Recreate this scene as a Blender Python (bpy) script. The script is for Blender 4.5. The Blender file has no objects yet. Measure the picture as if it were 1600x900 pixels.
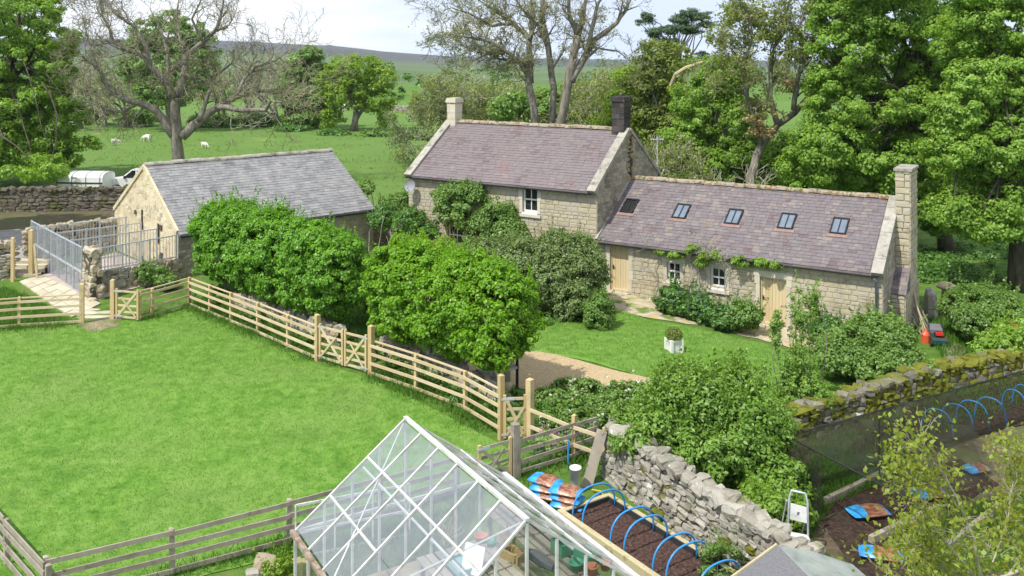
import bpy, math, random
import numpy as np
from mathutils import Vector, Matrix, noise
from mathutils.geometry import delaunay_2d_cdt

scene = bpy.context.scene
COL = scene.collection
# ------------------------------------------------------------------ camera
F = 1420.0; HY = 88.0; CZ = 10.2          # focal length and horizon row in photograph pixels, eye height in metres
cd = bpy.data.cameras.new('camera'); cam = bpy.data.objects.new('camera', cd); COL.objects.link(cam)
cam.location = (0, 0, CZ); cam.rotation_euler = (math.radians(90), 0, 0)
cd.sensor_width = 36; cd.lens = F / 1600 * 36; cd.shift_y = -(450 - HY) / 1600
cd.clip_start = 0.5; cd.clip_end = 20000
scene.camera = cam
# ------------------------------------------------------------------ light
SUN_EL, SX, SY = 56.0, -0.72, -0.69
az = math.atan2(SX, SY)
sd = bpy.data.lights.new('sun', 'SUN'); sd.energy = 3.1; sd.angle = math.radians(0.6); sd.color = (1, .955, .87)
sun = bpy.data.objects.new('sun', sd); COL.objects.link(sun)
ce = math.cos(math.radians(SUN_EL))
sv = Vector((math.sin(az) * ce, math.cos(az) * ce, math.sin(math.radians(SUN_EL))))
sun.rotation_euler = sv.to_track_quat('Z', 'Y').to_euler()
w = bpy.data.worlds.new('World'); scene.world = w; w.use_nodes = True
nt = w.node_tree; N = nt.nodes; Lk = nt.links
bg = N['Background']; bg.inputs['Strength'].default_value = 0.15
sky = N.new('ShaderNodeTexSky'); sky.sky_type = 'NISHITA'; sky.sun_disc = False
sky.sun_elevation = math.radians(SUN_EL); sky.sun_rotation = az
sky.air_density = 1.0; sky.dust_density = 0.3; sky.ozone_density = 4.0
tc = N.new('ShaderNodeTexCoord'); sep = N.new('ShaderNodeSeparateXYZ'); Lk.new(tc.outputs['Generated'], sep.inputs[0])
zz = N.new('ShaderNodeMath'); zz.operation = 'MAXIMUM'; zz.inputs[1].default_value = 0.0; Lk.new(sep.outputs['Z'], zz.inputs[0])
za = N.new('ShaderNodeMath'); za.operation = 'ADD'; za.inputs[1].default_value = 0.16; Lk.new(zz.outputs[0], za.inputs[0])
dx = N.new('ShaderNodeMath'); dx.operation = 'DIVIDE'; Lk.new(sep.outputs['X'], dx.inputs[0]); Lk.new(za.outputs[0], dx.inputs[1])
dy = N.new('ShaderNodeMath'); dy.operation = 'DIVIDE'; Lk.new(sep.outputs['Y'], dy.inputs[0]); Lk.new(za.outputs[0], dy.inputs[1])
zs = N.new('ShaderNodeMath'); zs.operation = 'MULTIPLY_ADD'; zs.inputs[1].default_value = .75; zs.inputs[2].default_value = .33; Lk.new(zz.outputs[0], zs.inputs[0])
sv_ = N.new('ShaderNodeCombineXYZ'); Lk.new(sep.outputs['X'], sv_.inputs[0]); Lk.new(sep.outputs['Y'], sv_.inputs[1]); Lk.new(zs.outputs[0], sv_.inputs[2])
nrm = N.new('ShaderNodeVectorMath'); nrm.operation = 'NORMALIZE'; Lk.new(sv_.outputs[0], nrm.inputs[0]); Lk.new(nrm.outputs[0], sky.inputs['Vector'])
cb = N.new('ShaderNodeCombineXYZ'); Lk.new(dx.outputs[0], cb.inputs[0]); Lk.new(dy.outputs[0], cb.inputs[1])
cn = N.new('ShaderNodeTexNoise'); cn.inputs['Scale'].default_value = 0.55; cn.inputs['Detail'].default_value = 7; cn.inputs['Roughness'].default_value = .55
cn.inputs['Distortion'].default_value = .25
mp = N.new('ShaderNodeMapping'); mp.inputs['Location'].default_value = (14.6, 7, 0); Lk.new(cb.outputs[0], mp.inputs[0]); Lk.new(mp.outputs[0], cn.inputs['Vector'])
cr = N.new('ShaderNodeValToRGB'); cr.color_ramp.elements[0].position = .45; cr.color_ramp.elements[1].position = .66
cr.color_ramp.elements[0].color = (.54, .54, .54, 1); Lk.new(cn.outputs['Fac'], cr.inputs[0])
mxs = N.new('ShaderNodeMix'); mxs.data_type = 'RGBA'; mxs.inputs[7].default_value = (5.0, 5.05, 5.15, 1)
cm_ = N.new('ShaderNodeMath'); cm_.operation = 'MULTIPLY'; cm_.inputs[1].default_value = .97; Lk.new(cr.outputs[0], cm_.inputs[0])
Lk.new(cm_.outputs[0], mxs.inputs[0]); Lk.new(sky.outputs[0], mxs.inputs[6]); Lk.new(mxs.outputs[2], bg.inputs['Color'])
vs = scene.view_settings; vs.view_transform = 'Standard'; vs.look = 'None'; vs.exposure = 0.78; vs.gamma = 1
scene.render.engine = 'CYCLES'
scene.cycles.max_bounces = 8; scene.cycles.transparent_max_bounces = 24; scene.cycles.diffuse_bounces = 4
scene.cycles.transmission_bounces = 5; scene.cycles.caustics_reflective = False; scene.cycles.caustics_refractive = False
scene.cycles.use_denoising = True

# ------------------------------------------------------------------ helpers
def ss(a, b, x):
    t = min(1.0, max(0.0, (x - a) / (b - a))); return t * t * (3 - 2 * t)
def gh(x, y):
    """height of the ground in metres"""
    a = .9 * ss(30, 19, y)
    b = .6 * ss(3, 12.5, x) * ss(80, 50, y)
    c = .25 * ss(36, 41, y) * ss(-8, -13, x) * ss(75, 55, y)
    return -(a + b - a * b / .9) + c
def W(px, py, Y):
    return Vector(((px - 800) / F * Y, Y, CZ - (py - HY) / F * Y))
def P(px, py, z):
    Y = (CZ - z) * F / (py - HY); return Vector(((px - 800) / F * Y, Y, z))
def G(px, py, dz=0.0):
    Y = CZ * F / (py - HY)
    for _ in range(40):
        z = gh((px - 800) / F * Y, Y) + dz
        Y = .5 * Y + .5 * (CZ - z) * F / (py - HY)
    return Vector(((px - 800) / F * Y, Y, gh((px - 800) / F * Y, Y) + dz))
def frame(o, d, z=0):
    d = Vector((d[0], d[1], 0)).normalized()
    return Matrix(((d.x, -d.y, 0, o[0]), (d.y, d.x, 0, o[1]), (0, 0, 1, z), (0, 0, 0, 1)))
def tag(o, label=None, cat=None, group=None, kind=None):
    if label: o['label'] = label
    if cat: o['category'] = cat
    if group: o['group'] = group
    if kind: o['kind'] = kind
    return o
def thing(name, label, cat, loc=(0, 0, 0), group=None):
    o = bpy.data.objects.new(name, None); o.location = loc; o.empty_display_size = .1
    COL.objects.link(o); return tag(o, label, cat, group)
def link(name, me, parent=None, kind=None):
    o = bpy.data.objects.new(name, me); COL.objects.link(o)
    if parent:
        t = parent.location if parent.type == 'EMPTY' else Vector((0, 0, 0))
        o.parent = parent; o.matrix_parent_inverse = Matrix.Translation(-t)
    if kind: o['kind'] = kind
    return o
def copy_tree(o, parent=None):
    c = o.copy(); COL.objects.link(c)
    if parent: c.parent = parent
    for ch in list(o.children): copy_tree(ch, c)
    return c
def npmesh(name, V, Q, mat, smooth=False):
    V = np.asarray(V, dtype=np.float32); Q = np.asarray(Q, dtype=np.int32); k = Q.shape[1]
    me = bpy.data.meshes.new(name); me.vertices.add(len(V)); me.vertices.foreach_set('co', V.ravel())
    me.loops.add(Q.size); me.loops.foreach_set('vertex_index', Q.ravel())
    me.polygons.add(len(Q)); me.polygons.foreach_set('loop_start', np.arange(0, Q.size, k, dtype=np.int32))
    if smooth: me.polygons.foreach_set('use_smooth', np.ones(len(Q), dtype=bool))
    me.update(calc_edges=True); me.materials.append(mat); return me
BOXF = ((0, 3, 2, 1), (4, 5, 6, 7), (0, 1, 5, 4), (1, 2, 6, 5), (2, 3, 7, 6), (3, 0, 4, 7))
class MB:
    def __init__(s, M=None): s.v = []; s.f = []; s.M = M
    def add(s, vs_, fs_):
        b = len(s.v)
        s.v += [tuple(s.M @ Vector(p)) for p in vs_] if s.M else [tuple(p) for p in vs_]
        s.f += [tuple(b + i for i in q) for q in fs_]; return s
    def box(s, a, b):
        x0, y0, z0 = a; x1, y1, z1 = b
        return s.add([(x0, y0, z0), (x1, y0, z0), (x1, y1, z0), (x0, y1, z0), (x0, y0, z1), (x1, y0, z1), (x1, y1, z1), (x0, y1, z1)], BOXF)
    def obox(s, c, ax, ay, az):
        c, ax, ay, az = Vector(c), Vector(ax), Vector(ay), Vector(az)
        return s.add([c + i * ax + j * ay + k * az for k in (-1, 1) for i, j in ((-1, -1), (1, -1), (1, 1), (-1, 1))], BOXF)
    def bar(s, p, q, w_, h_, up=(0, 0, 1)):
        p, q = Vector(p), Vector(q); d = (q - p); up = Vector(up)
        side = d.cross(up).normalized(); u2 = side.cross(d).normalized()
        return s.obox((p + q) / 2, d / 2, side * w_ / 2, u2 * h_ / 2)
    def quad(s, *p): return s.add(p, [tuple(range(len(p)))])
    def tube(s, pts, rads, n=6, cap=True):
        pts = [Vector(p) for p in pts]; k = len(pts)
        if not hasattr(rads, '__len__'): rads = [rads] * k
        ref = Vector((0.13, 0.97, .2)); vv = []
        for i in range(k):
            d = (pts[min(i + 1, k - 1)] - pts[max(i - 1, 0)]).normalized()
            a = d.cross(ref)
            if a.length < .1: a = d.cross(Vector((1, 0, .1)))
            a.normalize(); b = d.cross(a); ref = -a.cross(d).normalized() if False else ref
            for j in range(n):
                t = 2 * math.pi * j / n; vv.append(pts[i] + (a * math.cos(t) + b * math.sin(t)) * rads[i])
        ff = [(i * n + j, i * n + (j + 1) % n, (i + 1) * n + (j + 1) % n, (i + 1) * n + j) for i in range(k - 1) for j in range(n)]
        if cap and n > 3: ff += [tuple(range(n - 1, -1, -1)), tuple(range((k - 1) * n, k * n))]
        return s.add(vv, ff)
    def build(s, name, mat, parent=None, smooth=False, kind=None):
        me = bpy.data.meshes.new(name); me.from_pydata(s.v, [], s.f); me.materials.append(mat)
        if smooth: me.polygons.foreach_set('use_smooth', [True] * len(me.polygons))
        me.update(); return link(name, me, parent, kind)

# ------------------------------------------------------------------ materials
def lin(c):
    return tuple((x / 12.92 if x <= .04045 else ((x + .055) / 1.055) ** 2.4) for x in c)
def ramp(nt, cols, src):
    r = nt.nodes.new('ShaderNodeValToRGB'); e = r.color_ramp.elements
    while len(e) < len(cols): e.new(.5)
    for i, c in enumerate(cols):
        e[i].position = i / (len(cols) - 1) if len(cols) > 1 else 0; e[i].color = (*c, 1)
    nt.links.new(src, r.inputs[0]); return r.outputs[0]
def mathn(nt, op, a, b):
    m = nt.nodes.new('ShaderNodeMath'); m.operation = op
    for i, x in enumerate((a, b)):
        if isinstance(x, (int, float)): m.inputs[i].default_value = x
        else: nt.links.new(x, m.inputs[i])
    return m.outputs[0]
def noisen(nt, scale, detail=5, rough=.6, vec=None, dist=0):
    n = nt.nodes.new('ShaderNodeTexNoise'); n.inputs['Scale'].default_value = scale; n.inputs['Detail'].default_value = detail
    n.inputs['Roughness'].default_value = rough; n.inputs['Distortion'].default_value = dist
    if vec: nt.links.new(vec, n.inputs['Vector'])
    return n.outputs['Fac']
def stretch(nt, x, lo, hi):
    m = nt.nodes.new('ShaderNodeMapRange'); m.inputs[1].default_value = lo; m.inputs[2].default_value = hi; nt.links.new(x, m.inputs[0]); return m.outputs[0]
def mk(name, cols, scale=4, rough=.85, bump=.0, bscale=None, rnd=0.0, blotch=None, spec=.25, metal=0, anis=None, lo=.3, hi=.7, dist=.02):
    """base colour = ramp over noise (plus a random per piece); blotch = (colour, scale, threshold, width) laid over it"""
    m = bpy.data.materials.new(name); m.use_nodes = True; nt = m.node_tree; b = nt.nodes['Principled BSDF']
    geo = nt.nodes.new('ShaderNodeNewGeometry'); pos = geo.outputs['Position']
    if anis:
        mp = nt.nodes.new('ShaderNodeMapping'); mp.inputs['Scale'].default_value = anis; nt.links.new(pos, mp.inputs[0]); pos2 = mp.outputs[0]
    else: pos2 = pos
    f = stretch(nt, noisen(nt, scale, vec=pos2), lo, hi)
    if rnd:
        oi = nt.nodes.new('ShaderNodeObjectInfo')
        r = mathn(nt, 'FRACT', mathn(nt, 'ADD', oi.outputs['Random'], geo.outputs['Random Per Island']), 0)
        f = mathn(nt, 'ADD', mathn(nt, 'MULTIPLY', f, 1 - rnd), mathn(nt, 'MULTIPLY', r, rnd))
    c = ramp(nt, cols, f)
    for bl in (blotch or []):
        k = stretch(nt, noisen(nt, bl[1], 6, .65, pos), bl[2], bl[2] + bl[3])
        mx = nt.nodes.new('ShaderNodeMix'); mx.data_type = 'RGBA'; nt.links.new(k, mx.inputs[0]); nt.links.new(c, mx.inputs[6]); mx.inputs[7].default_value = (*bl[0], 1); c = mx.outputs[2]
    nt.links.new(c, b.inputs['Base Color'])
    b.inputs['Roughness'].default_value = rough; b.inputs['Specular IOR Level'].default_value = spec; b.inputs['Metallic'].default_value = metal
    if bump:
        bn = nt.nodes.new('ShaderNodeBump'); bn.inputs['Strength'].default_value = bump; bn.inputs['Distance'].default_value = dist
        nt.links.new(noisen(nt, bscale or scale * 4, 4, .65, pos), bn.inputs['Height']); nt.links.new(bn.outputs[0], b.inputs['Normal'])
    return m
def leafmat(name, cols, trans=.35, gloss=.5, clump=.35, cscale=.5):
    m = bpy.data.materials.new(name); m.use_nodes = True; nt = m.node_tree; nt.nodes.remove(nt.nodes['Principled BSDF'])
    out = nt.nodes['Material Output']; geo = nt.nodes.new('ShaderNodeNewGeometry')
    f = mathn(nt, 'ADD', mathn(nt, 'MULTIPLY', geo.outputs['Random Per Island'], 1 - clump), mathn(nt, 'MULTIPLY', stretch(nt, noisen(nt, cscale, 3, .6, geo.outputs['Position']), .3, .7), clump))
    c = ramp(nt, cols, f)
    b = nt.nodes.new('ShaderNodeBsdfPrincipled'); nt.links.new(c, b.inputs['Base Color']); b.inputs['Roughness'].default_value = .45; b.inputs['Specular IOR Level'].default_value = gloss
    t = nt.nodes.new('ShaderNodeBsdfTranslucent')
    hs = nt.nodes.new('ShaderNodeMix'); hs.data_type = 'RGBA'; hs.blend_type = 'MULTIPLY'; hs.inputs[0].default_value = 1; hs.inputs[7].default_value = (1.6, 1.6, .6, 1)
    nt.links.new(c, hs.inputs[6]); nt.links.new(hs.outputs[2], t.inputs['Color'])
    mx = nt.nodes.new('ShaderNodeMixShader'); mx.inputs[0].default_value = trans
    nt.links.new(b.outputs[0], mx.inputs[1]); nt.links.new(t.outputs[0], mx.inputs[2]); nt.links.new(mx.outputs[0], out.inputs[0]); return m
def flat(name, c, rough=.5, spec=.4, metal=0): return mk(name, [tuple(x * .85 for x in c), c], 7, rough, spec=spec, metal=metal)
def glassmat(name, tint, dirt, refl=.12, alpha=.8):
    m = bpy.data.materials.new(name); m.use_nodes = True; nt = m.node_tree; nt.nodes.remove(nt.nodes['Principled BSDF']); out = nt.nodes['Material Output']
    tr = nt.nodes.new('ShaderNodeBsdfTransparent'); tr.inputs[0].default_value = (*tint, 1)
    gl = nt.nodes.new('ShaderNodeBsdfGlossy'); gl.inputs['Roughness'].default_value = .06
    df = nt.nodes.new('ShaderNodeBsdfDiffuse'); df.inputs[0].default_value = (*dirt, 1)
    geo = nt.nodes.new('ShaderNodeNewGeometry')
    m1 = nt.nodes.new('ShaderNodeMixShader'); k = stretch(nt, noisen(nt, 1.7, 6, .7, geo.outputs['Position']), .25, .75)
    nt.links.new(mathn(nt, 'MULTIPLY', k, 2 * (1 - alpha)), m1.inputs[0]); nt.links.new(tr.outputs[0], m1.inputs[1]); nt.links.new(df.outputs[0], m1.inputs[2])
    lw = nt.nodes.new('ShaderNodeLayerWeight'); lw.inputs[0].default_value = .35
    m2 = nt.nodes.new('ShaderNodeMixShader'); nt.links.new(mathn(nt, 'ADD', mathn(nt, 'MULTIPLY', lw.outputs['Fresnel'], .35), refl * .3), m2.inputs[0])
    nt.links.new(m1.outputs[0], m2.inputs[1]); nt.links.new(gl.outputs[0], m2.inputs[2]); nt.links.new(m2.outputs[0], out.inputs[0]); return m

M_ = {}
M_['stone'] = mk('sandstone', [(.33, .285, .195), (.40, .35, .245), (.45, .40, .285), (.40, .37, .30), (.50, .455, .345)], 3, .92, .5, 22, rnd=.6, blotch=[((.20, .17, .11), 1.1, .58, .16), ((.46, .36, .15), 2.3, .66, .08)])
M_['mortar'] = mk('lime_mortar', [(.34, .295, .205), (.45, .40, .29)], 5, .95, .5, 30)
M_['harl'] = mk('old_harling', [(.42, .36, .23), (.56, .49, .33), (.62, .56, .41)], 1.6, .95, .5, 16, blotch=[((.33, .25, .12), 1.2, .60, .10)])
M_['darkstone'] = mk('dark_sandstone', [(.20, .18, .145), (.30, .275, .22), (.38, .35, .28)], 3, .92, .5, 22, rnd=.7, blotch=[((.12, .105, .075), 1.0, .52, .2)])
M_['ashlar'] = mk('dressed_sandstone', [(.42, .38, .29), (.53, .49, .39), (.58, .54, .44)], 3, .9, .3, 20, rnd=.4, blotch=[((.24, .21, .14), 2, .62, .12)])
M_['coping'] = mk('lichened_coping', [(.22, .21, .175), (.32, .305, .26), (.39, .375, .33)], 5, .92, .4, 25, rnd=.3, blotch=[((.15, .14, .10), 2, .52, .14)])
M_['soot'] = mk('sooty_stone', [(.018, .017, .018), (.05, .045, .043), (.10, .085, .08)], 3, .9, .4, 20, rnd=.5, blotch=[((.17, .145, .12), 1.6, .60, .12)])
M_['slate'] = mk('purple_slate', [(.08, .063, .068), (.128, .102, .108), (.165, .137, .142), (.142, .13, .138), (.21, .182, .168), (.225, .185, .135)], 1.4, .76, .4, 24, rnd=.5, spec=.25, blotch=[((.36, .31, .29), 7, .68, .05), ((.22, .17, .12), .9, .60, .16), ((.085, .065, .075), .7, .62, .14)])
M_['slate2'] = mk('pink_slate', [(.105, .081, .084), (.148, .119, .123), (.18, .15, .152), (.162, .142, .145), (.235, .20, .19)], .9, .76, .4, 30, rnd=.5, spec=.25, blotch=[((.40, .35, .33), 6, .68, .05), ((.20, .12, .115), .5, .56, .2)])
M_['slateg'] = mk('grey_slate', [(.135, .137, .142), (.19, .19, .195), (.24, .24, .242), (.31, .305, .295)], 1.5, .76, .3, 30, rnd=.42, spec=.25, blotch=[((.34, .33, .29), 5, .58, .1), ((.085, .09, .10), 1.0, .62, .14)])
M_['ridge'] = mk('mossy_ridge_tile', [(.22, .19, .15), (.31, .27, .21), (.36, .32, .26)], 5, .95, .5, 30, rnd=.4, blotch=[((.19, .12, .045), 5, .50, .08), ((.10, .10, .03), 3.5, .53, .08)])
M_['newwood'] = mk('new_pine', [(.40, .29, .13), (.50, .38, .19), (.57, .45, .26)], 2.5, .8, .2, 40, rnd=.5, anis=(1, 1, .6), blotch=[((.33, .29, .20), 2.5, .55, .2)])
M_['rail'] = mk('sawn_pine_rail', [(.44, .34, .19), (.53, .43, .27), (.60, .51, .35)], 2.5, .85, .3, 40, rnd=.6, blotch=[((.36, .31, .22), 2.0, .55, .2), ((.24, .15, .07), 9, .70, .04)])
M_['doorwood'] = mk('oiled_larch', [(.50, .38, .20), (.58, .47, .28), (.64, .54, .35)], 4, .6, .15, 40, rnd=.6, anis=(6, 6, .6))
M_['oldwood'] = mk('weathered_timber', [(.17, .145, .115), (.30, .265, .215), (.40, .36, .30)], 3, .92, .4, 40, rnd=.4, blotch=[((.13, .10, .075), 4, .62, .08)])
M_['bedwood'] = mk('algae_timber', [(.33, .28, .16), (.45, .39, .24), (.52, .47, .32)], 3, .9, .3, 40, rnd=.3, blotch=[((.20, .20, .07), 3, .56, .12)])
M_['galv'] = mk('galvanised_steel', [(.36, .40, .45), (.50, .54, .59), (.60, .63, .67)], 6, .45, spec=.5, metal=.35, rnd=.3)
M_['alu'] = mk('white_aluminium', [(.42, .42, .41), (.57, .57, .56), (.66, .66, .65)], 3, .45, spec=.5, blotch=[((.36, .32, .25), 5, .60, .10)])
M_['rusty'] = mk('dirty_gutter', [(.13, .09, .06), (.26, .20, .15), (.40, .36, .31)], 6, .7)
M_['white'] = mk('white_paint', [(.72, .71, .68), (.80, .79, .76)], 5, .5, spec=.4)
M_['lead'] = mk('dark_gutter', [(.025, .026, .03), (.05, .05, .055)], 6, .6)
M_['pipe'] = mk('grey_pipe', [(.10, .12, .16), (.15, .17, .21)], 6, .5)
M_['glass'] = glassmat('greenhouse_glass', (.93, .96, .95), (.62, .64, .63), refl=.05, alpha=.945)
M_['window'] = mk('window_glass', [(.012, .014, .016), (.03, .034, .036)], 2, .06, spec=.9)
M_['skylight'] = mk('skylight_glass', [(.10, .13, .17), (.16, .20, .25)], 2, .05, spec=1.0)
M_['black'] = mk('black_metal', [(.012, .012, .014), (.03, .03, .034)], 6, .5)
M_['net'] = glassmat('netting', (.66, .66, .64), (.10, .10, .085), refl=0, alpha=.86)
M_['soil'] = mk('dark_soil', [(.018, .012, .009), (.05, .033, .024), (.10, .065, .048)], 9, .98, 1.0, 30, blotch=[((.13, .075, .06), 25, .62, .08)], dist=.05)
M_['earth'] = mk('trodden_earth', [(.14, .11, .07), (.26, .21, .14), (.34, .29, .20)], 2.5, .95, .6, 25, blotch=[((.10, .15, .035), 1.3, .52, .12)])
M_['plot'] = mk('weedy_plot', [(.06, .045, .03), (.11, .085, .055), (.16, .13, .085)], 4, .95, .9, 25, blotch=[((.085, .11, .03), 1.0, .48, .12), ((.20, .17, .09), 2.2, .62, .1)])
M_['path'] = mk('mossy_path', [(.34, .29, .19), (.43, .37, .26), (.50, .45, .34)], 3, .95, .5, 30, blotch=[((.13, .19, .04), 1.1, .50, .10), ((.44, .36, .08), 1.7, .57, .09)])
M_['gravel'] = mk('pea_gravel', [(.27, .20, .11), (.43, .33, .19), (.54, .44, .28)], 22, .95, .9, 45, blotch=[((.36, .27, .15), .8, .55, .2)], dist=.03)
M_['track'] = mk('stone_track', [(.19, .188, .18), (.26, .255, .245), (.30, .29, .275)], 2, .95, .5, 20)
M_['flag'] = mk('flagstone', [(.36, .32, .23), (.47, .43, .32), (.53, .49, .38)], 3, .9, .3, 18, rnd=.5)
M_['concrete'] = mk('yard_concrete', [(.36, .30, .27), (.46, .40, .36)], 2, .9, .2)
M_['bark'] = mk('grey_bark', [(.085, .075, .06), (.19, .175, .14), (.29, .27, .22)], 4, .95, .8, 12, blotch=[((.16, .16, .05), 1.5, .60, .14)], anis=(1, 1, .3))
M_['darkbark'] = mk('dark_bark', [(.03, .026, .02), (.075, .065, .05), (.13, .115, .09)], 4, .95, .8, 12, anis=(1, 1, .3))
M_['twig'] = mk('lichen_twig', [(.13, .12, .07), (.22, .21, .125), (.30, .285, .185)], .8, .95)
M_['greytwig'] = mk('pale_twig', [(.22, .205, .15), (.34, .32, .25), (.43, .41, .33)], .8, .95)
M_['rock'] = mk('drystone', [(.14, .13, .10), (.25, .235, .19), (.34, .32, .27), (.42, .405, .35)], 2.2, .92, .8, 14, rnd=.55, blotch=[((.58, .57, .53), 4.5, .61, .05), ((.13, .13, .035), 1.3, .56, .10), ((.09, .08, .06), 2.2, .64, .08)], dist=.04)
M_['rock2'] = mk('damp_drystone', [(.10, .095, .07), (.18, .17, .13), (.26, .25, .20)], 2.2, .95, .8, 14, rnd=.55, blotch=[((.40, .39, .35), 4.5, .66, .05), ((.11, .12, .022), 1.2, .50, .10)], dist=.04)
M_['fieldrock'] = mk('dark_drystone', [(.06, .053, .042), (.13, .115, .09), (.19, .17, .14)], 2.2, .95, .7, 14, rnd=.6, blotch=[((.09, .10, .03), 1.0, .50, .15)])
M_['warmrock'] = mk('buff_drystone', [(.24, .19, .14), (.36, .30, .22), (.45, .40, .31)], 2.2, .92, .7, 14, rnd=.6, blotch=[((.22, .21, .06), 1.5, .56, .12)])
M_['moss'] = mk('thick_moss', [(.085, .098, .012), (.16, .168, .02), (.225, .22, .035)], 5, .98, 1.0, 40, rnd=.3, dist=.04)
M_['core'] = mk('wall_core', [(.05, .045, .035), (.10, .09, .07)], 4, .95)
def grassmat(name, cols, sc, blotch):
    m = mk(name, cols, sc, .9, .9, 26, blotch=blotch, spec=.15, dist=.04); return m
M_['lawn'] = mk('mown_lawn', [(.075, .19, .025), (.115, .245, .035), (.155, .29, .05), (.19, .315, .075)], 2.6, .9, .9, 30, spec=.1, dist=.04, blotch=[((.17, .275, .065), .3, .46, .25), ((.075, .18, .025), .7, .55, .2), ((.20, .23, .09), 1.9, .70, .06)])
M_['rough'] = mk('rough_grass', [(.055, .11, .018), (.09, .175, .028), (.13, .215, .045)], 1.6, .95, .9, 24, spec=.1, dist=.05, blotch=[((.17, .18, .07), .6, .58, .14)])
M_['field'] = mk('pasture', [(.075, .15, .032), (.105, .185, .042), (.14, .215, .06)], 2.2, .95, .9, 5, spec=.1, dist=.12, blotch=[((.12, .21, .045), .25, .45, .25), ((.20, .24, .07), .12, .60, .12), ((.08, .17, .02), .5, .60, .12)])
M_['blade'] = leafmat('grass_blade', [(.045, .12, .012), (.08, .19, .022), (.14, .25, .05)], .3, .2)
M_['lawnblade'] = leafmat('lawn_blade', [(.08, .165, .024), (.12, .22, .038), (.155, .26, .052), (.185, .285, .07)], .3, .1, .45, .55)
LEAF = dict(
    hedge=leafmat('beech_hedge_leaf', [(0.081, 0.203, 0.014), (0.135, 0.311, 0.019), (0.230, 0.446, 0.030)], .38, .5, .4, 1.2),
    hedge2=leafmat('hornbeam_leaf', [(0.102, 0.228, 0.010), (0.162, 0.336, 0.014), (0.264, 0.456, 0.026)], .4, .45, .4, 1.2),
    syc=leafmat('sycamore_leaf', [(.135, .235, .032), (.225, .37, .052), (.33, .49, .11)], .45, .4, .4, .4),
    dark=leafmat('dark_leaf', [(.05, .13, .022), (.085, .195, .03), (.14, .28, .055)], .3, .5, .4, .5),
    mid=leafmat('mid_leaf', [(.09, .175, .032), (.15, .265, .05), (.23, .36, .09)], .35, .5, .4, .5),
    lime=leafmat('lime_leaf', [(0.120, 0.216, 0.017), (0.192, 0.312, 0.024), (0.288, 0.396, 0.048)], .4, .4, .4, .4),
    olive=leafmat('olive_leaf', [(.125, .165, .035), (.195, .25, .055), (.29, .36, .095)], .35, .3, .4, .4),
    grey=leafmat('grey_leaf', [(.095, .15, .045), (.155, .225, .07), (.24, .32, .115)], .3, .4, .4, .8),
    pine=leafmat('pine_needle', [(0.042, 0.091, 0.039), (0.077, 0.140, 0.063), (0.126, 0.196, 0.098)], .15, .3, .4, .5),
    spring=leafmat('spring_leaf', [(.20, .17, .03), (.25, .30, .045), (.31, .40, .08)], .45, .4, .3, 1.5),
    apple=leafmat('plum_leaf', [(.095, .19, .025), (.165, .30, .04), (.27, .42, .085)], .35, .5, .4, 1.0),
    brown=leafmat('dead_ivy_leaf', [(.26, .18, .08), (.38, .28, .14), (.26, .24, .10)], .2, .2, .3, 1),
    white=leafmat('white_petal', [(.62, .62, .6), (.75, .75, .72)], .2, .2), blue=leafmat('blue_petal', [(.12, .10, .36), (.22, .2, .55)], .2, .2), pink=leafmat('pink_petal', [(.42, .14, .34), (.6, .3, .5)], .2, .2))

# ------------------------------------------------------------------ foliage
def unit(rng, n):
    u = rng.normal(size=(n, 3)); return u / np.linalg.norm(u, axis=1)[:, None]
def leafquads(rng, Pn, Nn, s, asp=.62, fold=.15):
    n = len(Pn); r = unit(rng, n); t = np.cross(Nn, r); t /= np.linalg.norm(t, axis=1)[:, None] + 1e-9
    b = np.cross(Nn, t); s = np.asarray(s)[:, None] if np.ndim(s) else s
    V = np.empty((n, 4, 3)); V[:, 0] = Pn - t * s * .5; V[:, 2] = Pn + t * s * .5
    V[:, 1] = Pn + b * s * asp * .5 + Nn * s * fold; V[:, 3] = Pn - b * s * asp * .5 + Nn * s * fold
    return V.reshape(-1, 3), np.arange(4 * n).reshape(-1, 4)
def clumps(rng, blobs, n, shell=.55, p=2.0, gap=.6):
    """clump centres in the outer shell of a union of rounded blobs (cx,cy,cz,rx,ry,rz)"""
    B = np.array(blobs, dtype=float); wgt = (B[:, 3] * B[:, 4] + B[:, 4] * B[:, 5] + B[:, 3] * B[:, 5]); wgt /= wgt.sum()
    out = []; nor = []
    need = n
    for _ in range(12):
        k = rng.choice(len(B), size=need * 2, p=wgt); u = unit(rng, need * 2)
        rr = 1 / (np.abs(u) ** p).sum(1) ** (1 / p); f = 1 - (1 - shell) * rng.random(need * 2) ** 1.6
        C = B[k, :3] + u * (rr * f)[:, None] * B[k, 3:]
        D = (C[:, None, :] - B[None, :, :3]) / B[None, :, 3:]; q = (np.abs(D) ** p).sum(2) ** (1 / p); q[np.arange(len(k)), k] = 9
        ok = q.min(1) > gap
        out.append(C[ok]); nn = u / B[k, 3:]; nor.append((nn / np.linalg.norm(nn, axis=1)[:, None])[ok])
        need = n - sum(len(o) for o in out)
        if need <= 0: break
    return np.vstack(out)[:n], np.vstack(nor)[:n]
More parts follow.
